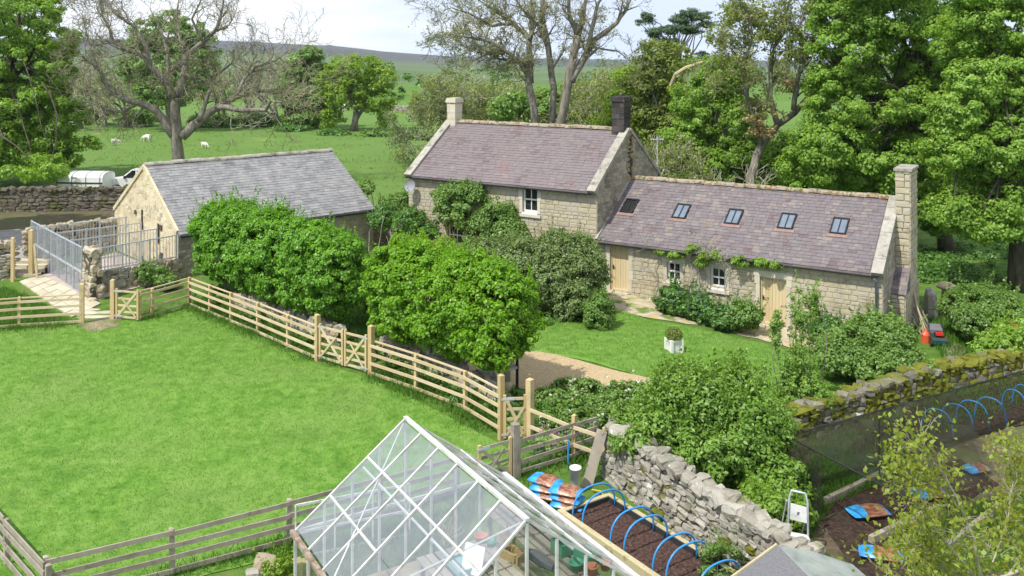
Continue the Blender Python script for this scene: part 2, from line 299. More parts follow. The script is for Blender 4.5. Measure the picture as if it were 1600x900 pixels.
def foliage(seed, blobs, ncl, per, rc, size, p=2.0, shell=.55, flatz=.7, asp=.62, gap=.6, up=.55, zmin=None, rag=0.0):
    rng = np.random.default_rng(seed); C, Nn = clumps(rng, blobs, ncl, shell, p, gap)
    if rag: C = C + Nn * (rag * np.array([noise.noise(V * 1.3) + .6 * noise.noise(V * 3.1) for V in map(Vector, C)]))[:, None]
    if zmin is not None: k = C[:, 2] > zmin; C, Nn = C[k], Nn[k]
    m = len(C); rcs = rc * rng.uniform(.6, 1.3, m)
    u = unit(rng, m * per) * (rng.random(m * per) ** .45)[:, None]
    off = u * np.repeat(rcs, per)[:, None]; off[:, 2] *= flatz
    Pn = np.repeat(C, per, 0) + off
    No = u + .5 * np.repeat(Nn, per, 0) + np.array([0, 0, up]) + .7 * unit(rng, m * per); No /= np.linalg.norm(No, axis=1)[:, None]
    V, Q = leafquads(rng, Pn, No, size * rng.uniform(.65, 1.3, m * per), asp)
    return V, Q, C
def shoots(rng, V, Q, C, n, zmin, leaf, l0=.3, l1=.75, k0=50, asp=.62, wob=.25):
    vv, qq, m = [V], [Q], len(V); top = C[C[:, 2] > zmin]
    for c in top[rng.integers(len(top), size=n)]:
        l = rng.uniform(l0, l1); dr = np.array([rng.normal() * wob, rng.normal() * wob, 1.0]); k = int(k0 * l) + 4; s = rng.random(k)[:, None]
        v, q = leafquads(rng, c + dr * l * s + rng.normal(size=(k, 3)) * .05 * (1.2 - s), unit(rng, k) + np.array([0, 0, .4]), leaf * rng.uniform(.6, 1.1, k), asp); vv.append(v); qq.append(q + m); m += len(v)
    return np.vstack(vv), np.vstack(qq)
def PB(px, py, Y, rx, ry, rd=None):
    c = W(px, py, Y); s = Y / F; return (c.x, c.y, c.z, rx * s, (rd if rd is not None else rx * s * .9), ry * s)
def limb(mb, rng, a, b, r0, r1, bend=.12, n=6, sides=6):
    a, b = Vector(a), Vector(b); L = (b - a).length; k = Vector(unit(rng, 1)[0]) * L * bend; pts = []
    for i in range(n + 1):
        t = i / n; pts.append(a.lerp(b, t) + k * math.sin(t * math.pi) + Vector(unit(rng, 1)[0]) * L * .015 + Vector((0, 0, L * .06 * math.sin(t * math.pi))))
    mb.tube(pts, [r0 + (r1 - r0) * (i / n) ** .8 for i in range(n + 1)], sides); return pts
def tree(name, label, cat, base, blobs, ncl, per, rc, leaf, lmat, tr=.3, bark='bark', seed=1, nl=14, split=.35, group=None, zmin=None, shell=.5, p=2.0, lean=None, fl=.7, twigs=0, stems=1, asp=.62, gap=.6):
    rng = np.random.default_rng(seed)
    base = Vector(base); t = thing(name, label, cat, base, group)
    V, Q, C = foliage(seed, blobs, ncl, per, rc, leaf, p=p, shell=shell, zmin=zmin, flatz=fl, asp=asp, gap=gap)
    mb = MB(); B = np.array(blobs); top = Vector((B[:, 0].mean(), B[:, 1].mean(), (B[:, 2] + B[:, 5] * .4).max()))
    for sidx in range(stems):
        b0 = base + Vector((rng.uniform(-.5, .5), rng.uniform(-.3, .3), 0)) * (stems > 1)
        tp = top + Vector((rng.uniform(-1, 1), rng.uniform(-1, 1), 0)) * (stems > 1)
        n = 8; pts = [b0.lerp(tp, (i / n)) + Vector((rng.normal(), rng.normal(), 0)) * tr * .35 * (i > 0) for i in range(n + 1)]
        pts[0].z -= .15; rr = [tr * (1.25 if i == 0 else 1) * (1 - .85 * i / n) for i in range(n + 1)]
        mb.tube(pts, rr, 9)
        for c in C[rng.choice(len(C), size=min(nl, len(C)), replace=False)]:
            h = rng.uniform(split, .85); i = int(h * n); limb(mb, rng, pts[i], c, rr[i] * .55, .02, sides=5)
    mb.build('trunk', M_[bark], t, True)
    link('crown', npmesh('crown', V, Q, LEAF[lmat]), t)
    return t
def grow(mb, rng, p, d, L, r, depth, gn=.22, up=.05, tips=None, nch=(2, 3), minr=.008, tb=None):
    pts = [p.copy()]; n = 4; q = p.copy(); d = d.copy()
    for i in range(n):
        d = (d + Vector(rng.normal(size=3)) * gn + Vector((0, 0, up))).normalized(); q = q + d * (L / n); pts.append(q.copy())
    r1 = max(minr * .6, r * .55); tgt = tb if (tb is not None and depth <= 2) else mb
    tgt.tube(pts, [max(minr, r + (r1 - r) * i / n) for i in range(n + 1)], 6 if r > .09 else (4 if r > .03 else 3), cap=False)
    if tips is not None and depth <= 1: tips += pts[2:]
    if depth == 0: return
    k = rng.integers(nch[0], nch[1] + 1)
    for j in range(k + 1):
        i = n if j < 2 else int(rng.integers(1, n)); v = Vector(unit(rng, 1)[0]); v = (v - v.dot(d) * d)
        if v.length < .05: continue
        d2 = (d + v.normalized() * rng.uniform(.5, 1.0)).normalized()
        grow(mb, rng, pts[i], d2, L * rng.uniform(.6, .82), max(minr, r1 * rng.uniform(.65, .95)), depth - 1, gn, up, tips, nch, minr, tb)
def limbtree(name, label, Y, limbs, seed, bark='bark', twig='twig', per=3, L0=2.2, depth=3, leaf=None, lsize=.1, lper=2, group=None, up=.04, minr=.012, gn=.25, spread=.8):
    """limbs: (polyline in photograph pixels, depth shift at its end, radius at start, radius at end)"""
    rng = np.random.default_rng(seed); mb = MB(); tb = MB(); tips = []
    x0, y0 = limbs[0][0][0]; base = W(x0, y0, Y); base = Vector((base.x, base.y, gh(base.x, base.y)))
    t = thing(name, label, 'tree', base, group)
    for li, (pl, ds, r0, r1) in enumerate(limbs):
        k = len(pl); pts = []
        if li == 0: pts.append(base + Vector((0, 0, -.2)))
        for i, (x, y) in enumerate(pl): pts.append(W(x, y, Y + ds * i / max(1, k - 1)))
        if li == 0: pts = [pts[0]] + [q for q in pts[1:] if q.z > pts[0].z + .4]
        sm = []
        for i in range(len(pts) - 1):
            for j in range(3):
                sm.append(pts[i].lerp(pts[i + 1], j / 3) + Vector(rng.normal(size=3)) * r0 * .12)
        sm.append(pts[-1]); n = len(sm) - 1; rr = [r0 + (r1 - r0) * i / n for i in range(n + 1)]
        if li == 0: rr[0] *= 1.35
        mb.tube(sm, rr, 9)
        st = int(n * (.75 if li == 0 else .15))
        for i in range(st, n + 1):
            for _ in range(per if i < n else per + 1):
                if rng.random() < .3 and i < n: continue
                d0 = (sm[i] - sm[max(0, i - 1)]).normalized() if i else Vector((0, 0, 1)); v = Vector(unit(rng, 1)[0])
                d = (d0 + v * spread + Vector((0, 0, .15))).normalized()
                grow(mb, rng, sm[i], d, L0 * rng.uniform(.5, 1.1), max(minr, min(rr[i] * .5, .07)), depth, gn, up, tips, minr=minr, tb=tb)
    mb.build('trunk', M_[bark], t, True)
    if tb.v: tb.build('twig', M_[twig], t, kind='stuff')
    if leaf and tips:
        T = np.array([tuple(p) for p in tips]); T = T[rng.random(len(T)) < lper]; T = np.repeat(T, 3, 0) + rng.normal(size=(len(T) * 3, 3)) * .12
        V, Q = leafquads(rng, T, unit(rng, len(T)), lsize * rng.uniform(.6, 1.3, len(T)))
        link('crown', npmesh('crown', V, Q, LEAF[leaf]), t)
    return t
def blades(seed, Pn, h, wd, lean=.5):
    rng = np.random.default_rng(seed); n = len(Pn); hh = h * rng.uniform(.5, 1.3, n)[:, None]; a = rng.random(n) * 6.283
    s = np.stack([np.cos(a), np.sin(a), 0 * a], 1) * wd; l = rng.normal(size=(n, 3)) * lean; l[:, 2] = 1
    V = np.empty((n, 4, 3)); V[:, 0] = Pn - s; V[:, 1] = Pn + s; tip = Pn + l * hh
    mid = Pn + l * hh * .6; V[:, 2] = tip + s * .25; V[:, 3] = tip - s * .25; return V.reshape(-1, 3), np.arange(4 * n).reshape(-1, 4)

# ------------------------------------------------------------------ ground
def grid_axis(fine0, fine1, step, far0, far1):
    a = list(np.arange(fine0, fine1 + 1e-6, step)); x, s = fine0, step
    while x > far0: s *= 1.35; x -= s; a.insert(0, max(x, far0))
    x, s = fine1, step
    while x < far1: s *= 1.35; x += s; a.append(min(x, far1))
    return sorted(set(round(v, 4) for v in a))
gx = grid_axis(-30, 30, .5, -420, 420); gy = grid_axis(8, 62, .5, -40, 330)
Vg = [(x, y, gh(x, y)) for y in gy for x in gx]; nx = len(gx)
Qg = [(j * nx + i, j * nx + i + 1, (j + 1) * nx + i + 1, (j + 1) * nx + i) for j in range(len(gy) - 1) for i in range(nx - 1)]
link('ground', npmesh('ground', Vg, Qg, M_['rough'], True), kind='structure')

def inpoly(x, y, poly):
    c = False; n = len(poly)
    for i in range(n):
        x0, y0 = poly[i]; x1, y1 = poly[i - 1]
        if (y0 > y) != (y1 > y) and x < (x1 - x0) * (y - y0) / (y1 - y0) + x0: c = not c
    return c
def sheet(name, poly, off, mat, step=.5, jag=0.0, seed=0, kind='structure', height=None):
    """a sheet that follows the ground, off metres above it; poly in world metres"""
    r = random.Random(seed); pts = []
    n = len(poly)
    for i in range(n):
        a, b = poly[i], poly[(i + 1) % n]; L = math.hypot(b[0] - a[0], b[1] - a[1]); k = max(1, int(L / step))
        for j in range(k): t = j / k; pts.append((a[0] + (b[0] - a[0]) * t + r.uniform(-jag, jag), a[1] + (b[1] - a[1]) * t + r.uniform(-jag, jag)))
    m = len(pts); xs = [p[0] for p in pts]; ys = [p[1] for p in pts]; al = [Vector(p) for p in pts]
    x = math.floor(min(xs) / step) * step
    while x < max(xs):
        y = math.floor(min(ys) / step) * step
        while y < max(ys):
            if inpoly(x, y, pts): al.append(Vector((x, y)))
            y += step
        x += step
    vv, ee, ff, *_ = delaunay_2d_cdt(al, [(i, (i + 1) % m) for i in range(m)], [], 1, 1e-4)
    me = bpy.data.meshes.new(name); hf = height or gh
    me.from_pydata([(v.x, v.y, hf(v.x, v.y) + off) for v in vv], [], [tuple(f) for f in ff]); me.materials.append(mat); me.update()
    return link(name, me, None, kind)
def gp(*px): return [tuple(G(x, y).xy) for x, y in px]
# hills: valley side and moor, given as rows of the skyline heights it reaches three kilometres out
SKY = [(-1400, 66), (-300, 58), (120, 60), (360, 64), (450, 68), (500, 71), (540, 72), (575, 79), (690, 87), (760, 90), (1000, 93), (1200, 94), (1400, 90), (1700, 84), (3000, 80)]
def sky_y(px):
    for (a, b), (c, d) in zip(SKY, SKY[1:]):
        if a <= px <= c: return b + (d - b) * (px - a) / (c - a)
    return 80
Vh, Qh = [], []; rows = [200, 240, 290, 350, 420, 520, 640, 800, 1000, 1250, 1550, 1900, 2300, 2700, 3000, 3400]; cols = list(range(-1400, 3001, 40))
for d in rows:
    for px in cols:
        t = math.log(min(d, 3000) / 200) / math.log(3000 / 200); sy = 158 + (sky_y(px) - 158) * t ** .8
        z = CZ - (sy - HY) / F * min(d, 3000) + 2.6 * t * t * noise.noise(Vector((px * .006, d * .004, 0))) * (d / 900)
        if d == 200: z = -2.5
        if d > 3000: z -= (d - 3000) * .03
        Vh.append(((px - 800) / F * d, d, z - .02))
nh = len(cols)
Qh = [(j * nh + i, j * nh + i + 1, (j + 1) * nh + i + 1, (j + 1) * nh + i) for j in range(len(rows) - 1) for i in range(nh - 1)]
hm = bpy.data.materials.new('moorland'); hm.use_nodes = True; nth = hm.node_tree; bh = nth.nodes['Principled BSDF']; bh.inputs['Roughness'].default_value = .98; bh.inputs['Specular IOR Level'].default_value = .05
gge = nth.nodes.new('ShaderNodeNewGeometry'); sp = nth.nodes.new('ShaderNodeSeparateXYZ'); nth.links.new(gge.outputs['Position'], sp.inputs[0])
vor = nth.nodes.new('ShaderNodeTexVoronoi'); vor.inputs['Scale'].default_value = .0055; nth.links.new(gge.outputs['Position'], vor.inputs['Vector'])
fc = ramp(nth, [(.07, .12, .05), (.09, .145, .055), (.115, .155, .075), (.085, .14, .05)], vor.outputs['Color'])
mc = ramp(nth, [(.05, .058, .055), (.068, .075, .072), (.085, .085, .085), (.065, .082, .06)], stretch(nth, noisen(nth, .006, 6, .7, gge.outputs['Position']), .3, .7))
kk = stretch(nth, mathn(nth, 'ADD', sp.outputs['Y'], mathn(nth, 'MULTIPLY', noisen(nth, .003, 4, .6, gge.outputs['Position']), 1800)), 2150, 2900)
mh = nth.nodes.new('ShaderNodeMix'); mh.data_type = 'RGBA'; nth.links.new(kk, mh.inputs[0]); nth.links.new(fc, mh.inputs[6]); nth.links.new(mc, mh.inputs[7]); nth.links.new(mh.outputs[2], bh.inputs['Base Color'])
link('hills', npmesh('hills', Vh, Qh, hm, True), kind='structure')
# pasture beyond the barn, the mown paddock, the garden lawn
sheet('field', [(-160, 61.5), (-4, 61.5), (6, 66), (9, 95), (-6, 133), (-170, 133)], .02, M_['field'], 4)
sheet('field', [(-120, 134), (70, 134), (95, 205), (-110, 205)], .02, M_['field'], 6)
sheet('field', [(12, 70), (90, 70), (110, 132), (12, 132)], .02, M_['field'], 6)
LAWN = gp((-260, 520), (0, 516), (60, 506), (170, 488), (215, 500), (298, 473), (500, 572), (580, 592), (790, 700), (800, 720), (650, 800), (441, 868), (269, 915), (60, 960), (-500, 960))
sheet('lawn', LAWN, .02, M_['lawn'], .6, .05, 3)
sheet('garden_lawn', gp((838, 552), (828, 520), (870, 498), (965, 482), (1010, 500), (1100, 515), (1200, 540), (1300, 560), (1420, 560), (1470, 560), (1420, 600), (1200, 640), (1040, 600), (1010, 592), (900, 560)), .02, M_['lawn'], .6, .06, 4)
sheet('garden_path', gp((948, 452), (985, 458), (1020, 470), (1080, 490), (1190, 512), (1300, 532), (1360, 545), (1330, 560), (1200, 535), (1110, 512), (1040, 502), (960, 486), (945, 470)), .024, M_['path'], .4, .1, 5)
sheet('gravel_path', gp((700, 560), (760, 553), (838, 550), (870, 555), (950, 577), (1030, 596), (1040, 615), (960, 612), (850, 612), (780, 605), (715, 590)), .026, M_['gravel'], .4, .05, 6)
sheet('terrace', gp((575, 430), (600, 400), (625, 392), (660, 398), (740, 430), (700, 470), (590, 470)), .02, M_['path'], .4, .1, 6)
sheet('farm_track', gp((-200, 372), (46, 358), (120, 348), (52, 400), (20, 418), (-200, 425)), .024, M_['track'], .5, .1, 7)
sheet('shaded_verge', gp((-200, 322), (215, 312), (180, 352), (46, 358), (-200, 370)), .02, M_['plot'], .6, .1, 8)  # tree shade on the verge is partly put into this darker earth colour
sheet('trodden_patch', gp((118, 512), (165, 492), (190, 497), (185, 512), (150, 518)), .03, M_['earth'], .3, .08, 9)
sheet('trodden_patch', gp((1475, 548), (1490, 535), (1505, 540), (1512, 568), (1480, 570)), .03, M_['earth'], .3, .06, 9)
sheet('yard_floor', gp((60, 432), (145, 472), (278, 432), (180, 395)), .03, M_['concrete'], .5, 0, 9)
sheet('vegetable_ground', gp((1180, 735), (1290, 665), (1480, 608), (1700, 560), (1900, 700), (1900, 1000), (1200, 1000), (1150, 905)), .02, M_['plot'], .5, .1, 10)
for i, pl in enumerate([((1285, 793), (1385, 747), (1430, 770), (1475, 800), (1395, 845), (1370, 852)), ((1275, 800), (1288, 795), (1400, 862), (1440, 905), (1340, 905)), ((1400, 745), (1500, 720), (1560, 760), (1480, 800)), ((1300, 720), (1420, 640), (1640, 585), (1700, 640), (1500, 690), (1400, 705))]):
    sheet('soil_bed', gp(*pl), .035 + .006 * i, M_['soil'], .3, .05, 11 + i)
# ------------------------------------------------------------------ masonry
def unit_stone(seed):
    r = random.Random(seed); i = .035
    b = [(-.5, .5, -.5), (.5, .5, -.5), (.5, .5, .5), (-.5, .5, .5)]; f = []
    for (x, z) in ((-.5, -.5), (.5, -.5), (.5, .5), (-.5, .5)): f.append((x * (1 - i - r.uniform(0, .07)), -.5 + r.uniform(-.12, .2), z * (1 - i - r.uniform(0, .14))))
    c = (r.uniform(-.25, .25), -.5 - r.uniform(-.05, .16), r.uniform(-.25, .25))
    return b + f + [c], [(4, 5, 8), (5, 6, 8), (6, 7, 8), (7, 4, 8), (0, 1, 5, 4), (1, 2, 6, 5), (2, 3, 7, 6), (3, 0, 4, 7)]
USTONE = [unit_stone(i) for i in range(8)]
def unit_rock(seed):
    r = random.Random(seed); vs_, idx = [], {}
    for x in (-1, 0, 1):
        for y in (-1, 0, 1):
            for z in (-1, 0, 1):
                if (x, y, z) == (0, 0, 0): continue
                v = Vector((x, y, z)); q = v.normalized() * 1.25; v = v.lerp(q, .62) * .5
                idx[(x, y, z)] = len(vs_); vs_.append(tuple(v + Vector((r.uniform(-.11, .11), r.uniform(-.11, .11), r.uniform(-.11, .11)))))
    fs_ = []
    for ax in range(3):
        for sgn in (-1, 1):
            for a in (-1, 0):
                for b in (-1, 0):
                    q = []
                    for da, db in ((0, 0), (1, 0), (1, 1), (0, 1)):
                        k = [0, 0, 0]; k[ax] = sgn; k[(ax + 1) % 3] = a + da; k[(ax + 2) % 3] = b + db; q.append(idx[tuple(k)])
                    fs_.append(tuple(q) if sgn > 0 else tuple(reversed(q)))
    return vs_, fs_
UROCK = [unit_rock(100 + i) for i in range(8)]
USLATE = [([(-.5, 0, 0), (.5, 0, 0), (.5 - .03 * k, 1, 0), (-.5 + .02 * k, 1, 0), (-.5, 0 + .06 * (k % 2), 1), (.5, .05 * (k // 2), 1), (.5, 1, .45), (-.5, 1, .45)], [(4, 5, 6, 7), (0, 1, 5, 4), (1, 2, 6, 5), (3, 0, 4, 7)]) for k in range(4)]
_uc = {}
def umesh(kind, i, mat):
    k = (kind, i, mat.name)
    if k not in _uc:
        v, f = {'stone': USTONE, 'rock': UROCK, 'slate': USLATE}[kind][i]
        me = bpy.data.meshes.new(kind); me.from_pydata(v, [], f); me.materials.append(mat)
        me.update(); _uc[k] = me
    return _uc[k]
def pieces(parent, name, kind, mats, items, limit=300, rest='rubble', seed=0, visible=None):
    """items: (matrix, size, material index); the largest become objects of their own, the rest one mesh"""
    r = random.Random(seed); src = {'stone': USTONE, 'rock': UROCK, 'slate': USLATE}[kind]
    order = sorted(range(len(items)), key=lambda i: -items[i][1]); keep = set(order[:limit]); mbs = {}
    off = parent.location if parent.type == 'EMPTY' else Vector((0, 0, 0))
    inv = Matrix.Translation(-off)
    for i, (m, s, mi) in enumerate(items):
        k = r.randrange(len(src))
        if i in keep:
            o = bpy.data.objects.new(name, umesh(kind, k, mats[mi])); COL.objects.link(o); o.parent = parent; o.matrix_parent_inverse = inv; o.matrix_basis = m
        else:
            mb = mbs.setdefault(mi, MB()); mb.add([m @ Vector(v) for v in src[k][0]], src[k][1])
    for mi, mb in mbs.items(): mb.build(rest, mats[mi], parent, False, 'stuff')
def SM(M, loc, rot, sc):
    m = M @ Matrix.Translation(loc)
    if rot: m = m @ Matrix.Rotation(rot, 4, 'Y')
    return m @ Matrix.Diagonal((*sc, 1))
def coursed(M, u0, u1, v0, v1, holes, seed, hr=(.13, .25), wr=(.2, .5), clip=None, depth=.045, wt=1.0):
    """coursed rubble on the plane y=0 of M (u, outward = -y, v)"""
    r = random.Random(seed); out = []; v = v0
    while v < v1 - .05:
        h = min(r.uniform(*hr), v1 - v); a, b = u0, u1
        if clip: a, b = clip(v + h * .6)
        cuts = [(a, b)]
        for (ha, hb, hc, hd) in holes:
            if v + h * .5 > hc and v + h * .5 < hd:
                nc = []
                for (x, y) in cuts:
                    if hb <= x or ha >= y: nc.append((x, y)); continue
                    if ha > x: nc.append((x, ha))
                    if hb < y: nc.append((hb, y))
                cuts = nc
        for (x, y) in cuts:
            u = x
            while u < y - .03:
                wd = r.uniform(*wr) * (1.25 if h > sum(hr) / 2 else .9)
                if y - (u + wd) < wr[0] * .6: wd = y - u
                if r.random() < .12 and h > .2:   # two thin stones in place of one
                    out.append((SM(M, (u + wd / 2, 0, v + h * .26), 0, (wd - .015, depth, h * .5)), wd * h * .5 * wt, 0)); out.append((SM(M, (u + wd / 2, 0, v + h * .76), r.uniform(-.03, .03), (wd - .02, depth, h * .46)), wd * h * .5 * wt, 0))
                else: out.append((SM(M, (u + wd / 2, 0, v + h / 2), r.uniform(-.025, .025), (wd - .018, depth * r.uniform(.7, 1.3), h - .018)), wd * h * wt, 0))
                u += wd
        v += h
    return out
def wallplane(mb, u0, u1, v0, v1, holes, y0, y1):
    us = sorted({u0, u1, *[h[0] for h in holes], *[h[1] for h in holes]}); vs_ = sorted({v0, v1, *[h[2] for h in holes], *[h[3] for h in holes]})
    for a, b in zip(us, us[1:]):
        for c, d in zip(vs_, vs_[1:]):
            if any(h[0] <= (a + b) / 2 <= h[1] and h[2] <= (c + d) / 2 <= h[3] for h in holes): continue
            mb.box((a, y0, c), (b, y1, d))
def slates(M, u0, u1, sl, nrows, wr, seed, skip=(), sag=0):
    r = random.Random(seed); out = []; ex = sl / nrows
    for j in range(nrows):
        s = j * ex; u = u0 + (r.uniform(.3, .7) * wr if j % 2 else 0) - wr * .5
        big = 1.15 - .35 * j / nrows
        while u < u1:
            wd = wr * r.uniform(.75, 1.25) * big; a, b = max(u, u0), min(u + wd, u1)
            if b - a > .05 and not any(k[0] < (a + b) / 2 < k[1] and k[2] < s + ex / 2 < k[3] for k in skip):
                m = M @ Matrix.Translation(((a + b) / 2, s + r.uniform(-.012, .012), .005 + .01 * noise.noise(Vector((u * .5, s, 1))))) @ Matrix.Rotation(r.uniform(-.012, .012), 4, 'Z') @ Matrix.Diagonal((b - a - .008, ex * 1.12, r.uniform(.022, .034), 1))
                out.append((m, (b - a) * ex * (1 + .2 * (nrows - j) / nrows), 0))
            u += wd
    return out
def ridge_tiles(par, M, u0, u1, z, w_, name, mat, seed, L=.46):
    r = random.Random(seed); u = u0
    while u < u1 - .1:
        l = min(L, u1 - u); mb = MB(M); a = []
        dz = r.uniform(-.015, .02); n = 7
        for k, x in enumerate((u + .004, u + l - .004)):
            for i in range(n):
                t = math.pi * i / (n - 1); a.append((x, w_ - .17 * math.cos(t), z + dz - .06 + .15 * math.sin(t)))
        f = [(i, i + 1, n + i + 1, n + i) for i in range(n - 1)] + [tuple(range(n - 1, -1, -1)), tuple(range(n, 2 * n))]
        mb.add(a, f).build(name, mat, par); u += l
def window(par, M, t0, t1, z0, z1, y=.10, panes=2, name='window'):
    fr = MB(M); fw = .07
    fr.box((t0, y, z0), (t0 + fw, y + .08, z1)); fr.box((t1 - fw, y, z0), (t1, y + .08, z1))
    fr.box((t0 + fw, y + .003, z1 - fw), (t1 - fw, y + .08, z1)); fr.box((t0 + fw, y + .003, z0), (t1 - fw, y + .08, z0 + fw + .03))
    zm = (z0 + z1) / 2; fr.box((t0 + fw, y - .012, zm - .03), (t1 - fw, y + .08, zm + .03))
    for k in range(1, panes):
        t = t0 + (t1 - t0) * k / panes; fr.box((t - .018, y + .012, z0 + fw + .03), (t + .018, y + .07, zm - .03)); fr.box((t - .018, y + .012, zm + .03), (t + .018, y + .07, z1 - fw))
    wo = fr.build(name, M_['white'], par)
    for k in range(panes):
        a, b = t0 + fw + (t1 - t0 - 2 * fw) * k / panes, t0 + fw + (t1 - t0 - 2 * fw) * (k + 1) / panes
        for c, d in ((z0 + fw + .03, zm - .03), (zm + .03, z1 - fw)):
            MB(M).box((a + .005, y + .045, c), (b - .005, y + .055, d)).build('pane', M_['window'], wo)
    MB(M).box((t0 - .02, -.08, z0 - .07), (t1 + .02, y + .05, z0 - .002)).build('sill', M_['white'], wo)
    return wo
def surround(par, M, t0, t1, z0, z1, jw=.16, sill=True, lh=.24):
    MB(M).box((t0 - jw - .08, -.045, z1 + .004), (t1 + jw + .08, .12, z1 + lh)).build('lintel', M_['ashlar'], par)
    for a, b in ((t0 - jw, t0 - .003), (t1 + .003, t1 + jw)):
        zc = z0 - .02
        k = 0
        while zc < z1 - .02:
            h = min(.42 if k % 2 else .6, z1 - zc); e = .05 if k % 2 else 0
            MB(M).box((a - (e if a < t0 - .01 and b <= t0 else 0), -.04 - .004 * (k % 2), zc), (b + (e if a > t0 else 0), .12, zc + h - .008)).build('jamb', M_['ashlar'], par); zc += h; k += 1
    if sill: MB(M).box((t0 - jw - .03, -.10, z0 - .2), (t1 + jw + .03, .1, z0 - .075)).build('stone_sill', M_['ashlar'], par)
def planked_door(par, M, t0, t1, z0, z1, n=6, y=.10):
    fr = MB(M); fr.box((t0, y - .02, z0), (t0 + .06, y + .1, z1)); fr.box((t1 - .06, y - .02, z0), (t1, y + .1, z1)); fr.box((t0 + .06, y - .023, z1 - .06), (t1 - .06, y + .1, z1))
    d = fr.build('door', M_['doorwood'], par); wv = (t1 - t0 - .13) / n
    for i in range(n): MB(M).box((t0 + .065 + i * wv + .004, y + .01 + .004 * (i % 2), z0 + .1), (t0 + .065 + (i + 1) * wv - .004, y + .05, z1 - .066)).build('plank', M_['doorwood'], d)
    MB(M).box((t0 + .062, y - .05, z0 + .02), (t1 - .062, y + .05, z0 + .1)).build('weatherboard', M_['doorwood'], d)
    MB(M).box((t0 + .09, y - .04, z0 + .95), (t0 + .12, y + .012, z0 + 1.12)).box((t0 + .075, y - .045, z0 + 1.02), (t0 + .2, y - .03, z0 + 1.05)).build('handle', M_['black'], d)
    MB(M).box((t0 - .05, -.12, z0 - .12), (t1 + .05, y + .08, z0 + .0)).build('threshold', M_['ashlar'], d)
    return d
RGT = Matrix(((0, -1, 0, 0), (1, 0, 0, 0), (0, 0, 1, 0), (0, 0, 0, 1)))       # gable at the +t end: u -> w, outward -> +t
LFT = Matrix(((0, 1, 0, 0), (-1, 0, 0, 0), (0, 0, 1, 0), (0, 0, 0, 1)))       # gable at the -t end
MF = frame((4.63, 39.4), (.8415, -.5402))
def FP(px, py, w_=0.0):
    """photograph pixel -> (t, z) on the plane w = w_ of the house frame"""
    k = (px - 800) / F; ox, oy = 4.63 + .5402 * w_, 39.4 + .8415 * w_; t = (oy * k - ox) / (.8415 + .5402 * k); Y = oy - .5402 * t
    return t, CZ - (py - HY) * Y / F
def rect(x0, y0, x1, y1):
    a, b = FP(x0, (y0 + y1) / 2), FP(x1, (y0 + y1) / 2); c = FP((x0 + x1) / 2, y0)[1]; d = FP((x0 + x1) / 2, y1)[1]; return (a[0], b[0], d, c)
def gable(mb, u0, u1, v0, eave, top, y0, y1):
    m = (u0 + u1) / 2; mb.box((u0, y0, v0), (u1, y1, eave)); mb.add([(u0, y0, eave), (u1, y0, eave), (m, y0, top), (u0, y1, eave), (u1, y1, eave), (m, y1, top)], [(0, 1, 2), (5, 4, 3), (0, 3, 4, 1), (1, 4, 5, 2), (2, 5, 3, 0)])
def ashlar_stack(par, M, c, wx, wy, z0, z1, mat, name='chimney', course=.3, cap=True, pot=True, seed=1):
    """square chimney of dressed blocks with a projecting cap"""
    x, y = c; core = MB(M).box((x - wx / 2 + .03, y - wy / 2 + .03, z0), (x + wx / 2 - .03, y + wy / 2 - .03, z1 - .02)).build(name, mat, par)
    r = random.Random(seed); z = z0; k = 0
    while z < z1 - .25:
        h = min(course * r.uniform(.85, 1.15), z1 - .24 - z)
        if h < .05: break
        s = x + (wx * .14 if k % 2 else -wx * .14); e = r.uniform(-.006, .012)
        MB(M).box((x - wx / 2 - e, y - wy / 2 - e, z), (s - .005, y + wy / 2 + e, z + h - .01)).build('block', mat, core)
        MB(M).box((s + .005, y - wy / 2 - e - .004, z), (x + wx / 2 + e, y + wy / 2 + e + .004, z + h - .01)).build('block', mat, core); z += h; k += 1
    if cap:
        MB(M).box((x - wx / 2 - .06, y - wy / 2 - .06, z1 - .24), (x + wx / 2 + .06, y + wy / 2 + .06, z1 - .08)).build('cap', mat, core)
        MB(M).box((x - wx / 2 - .03, y - wy / 2 - .03, z1 - .08), (x + wx / 2 + .03, y + wy / 2 + .03, z1)).build('cap', mat, core)
    return core

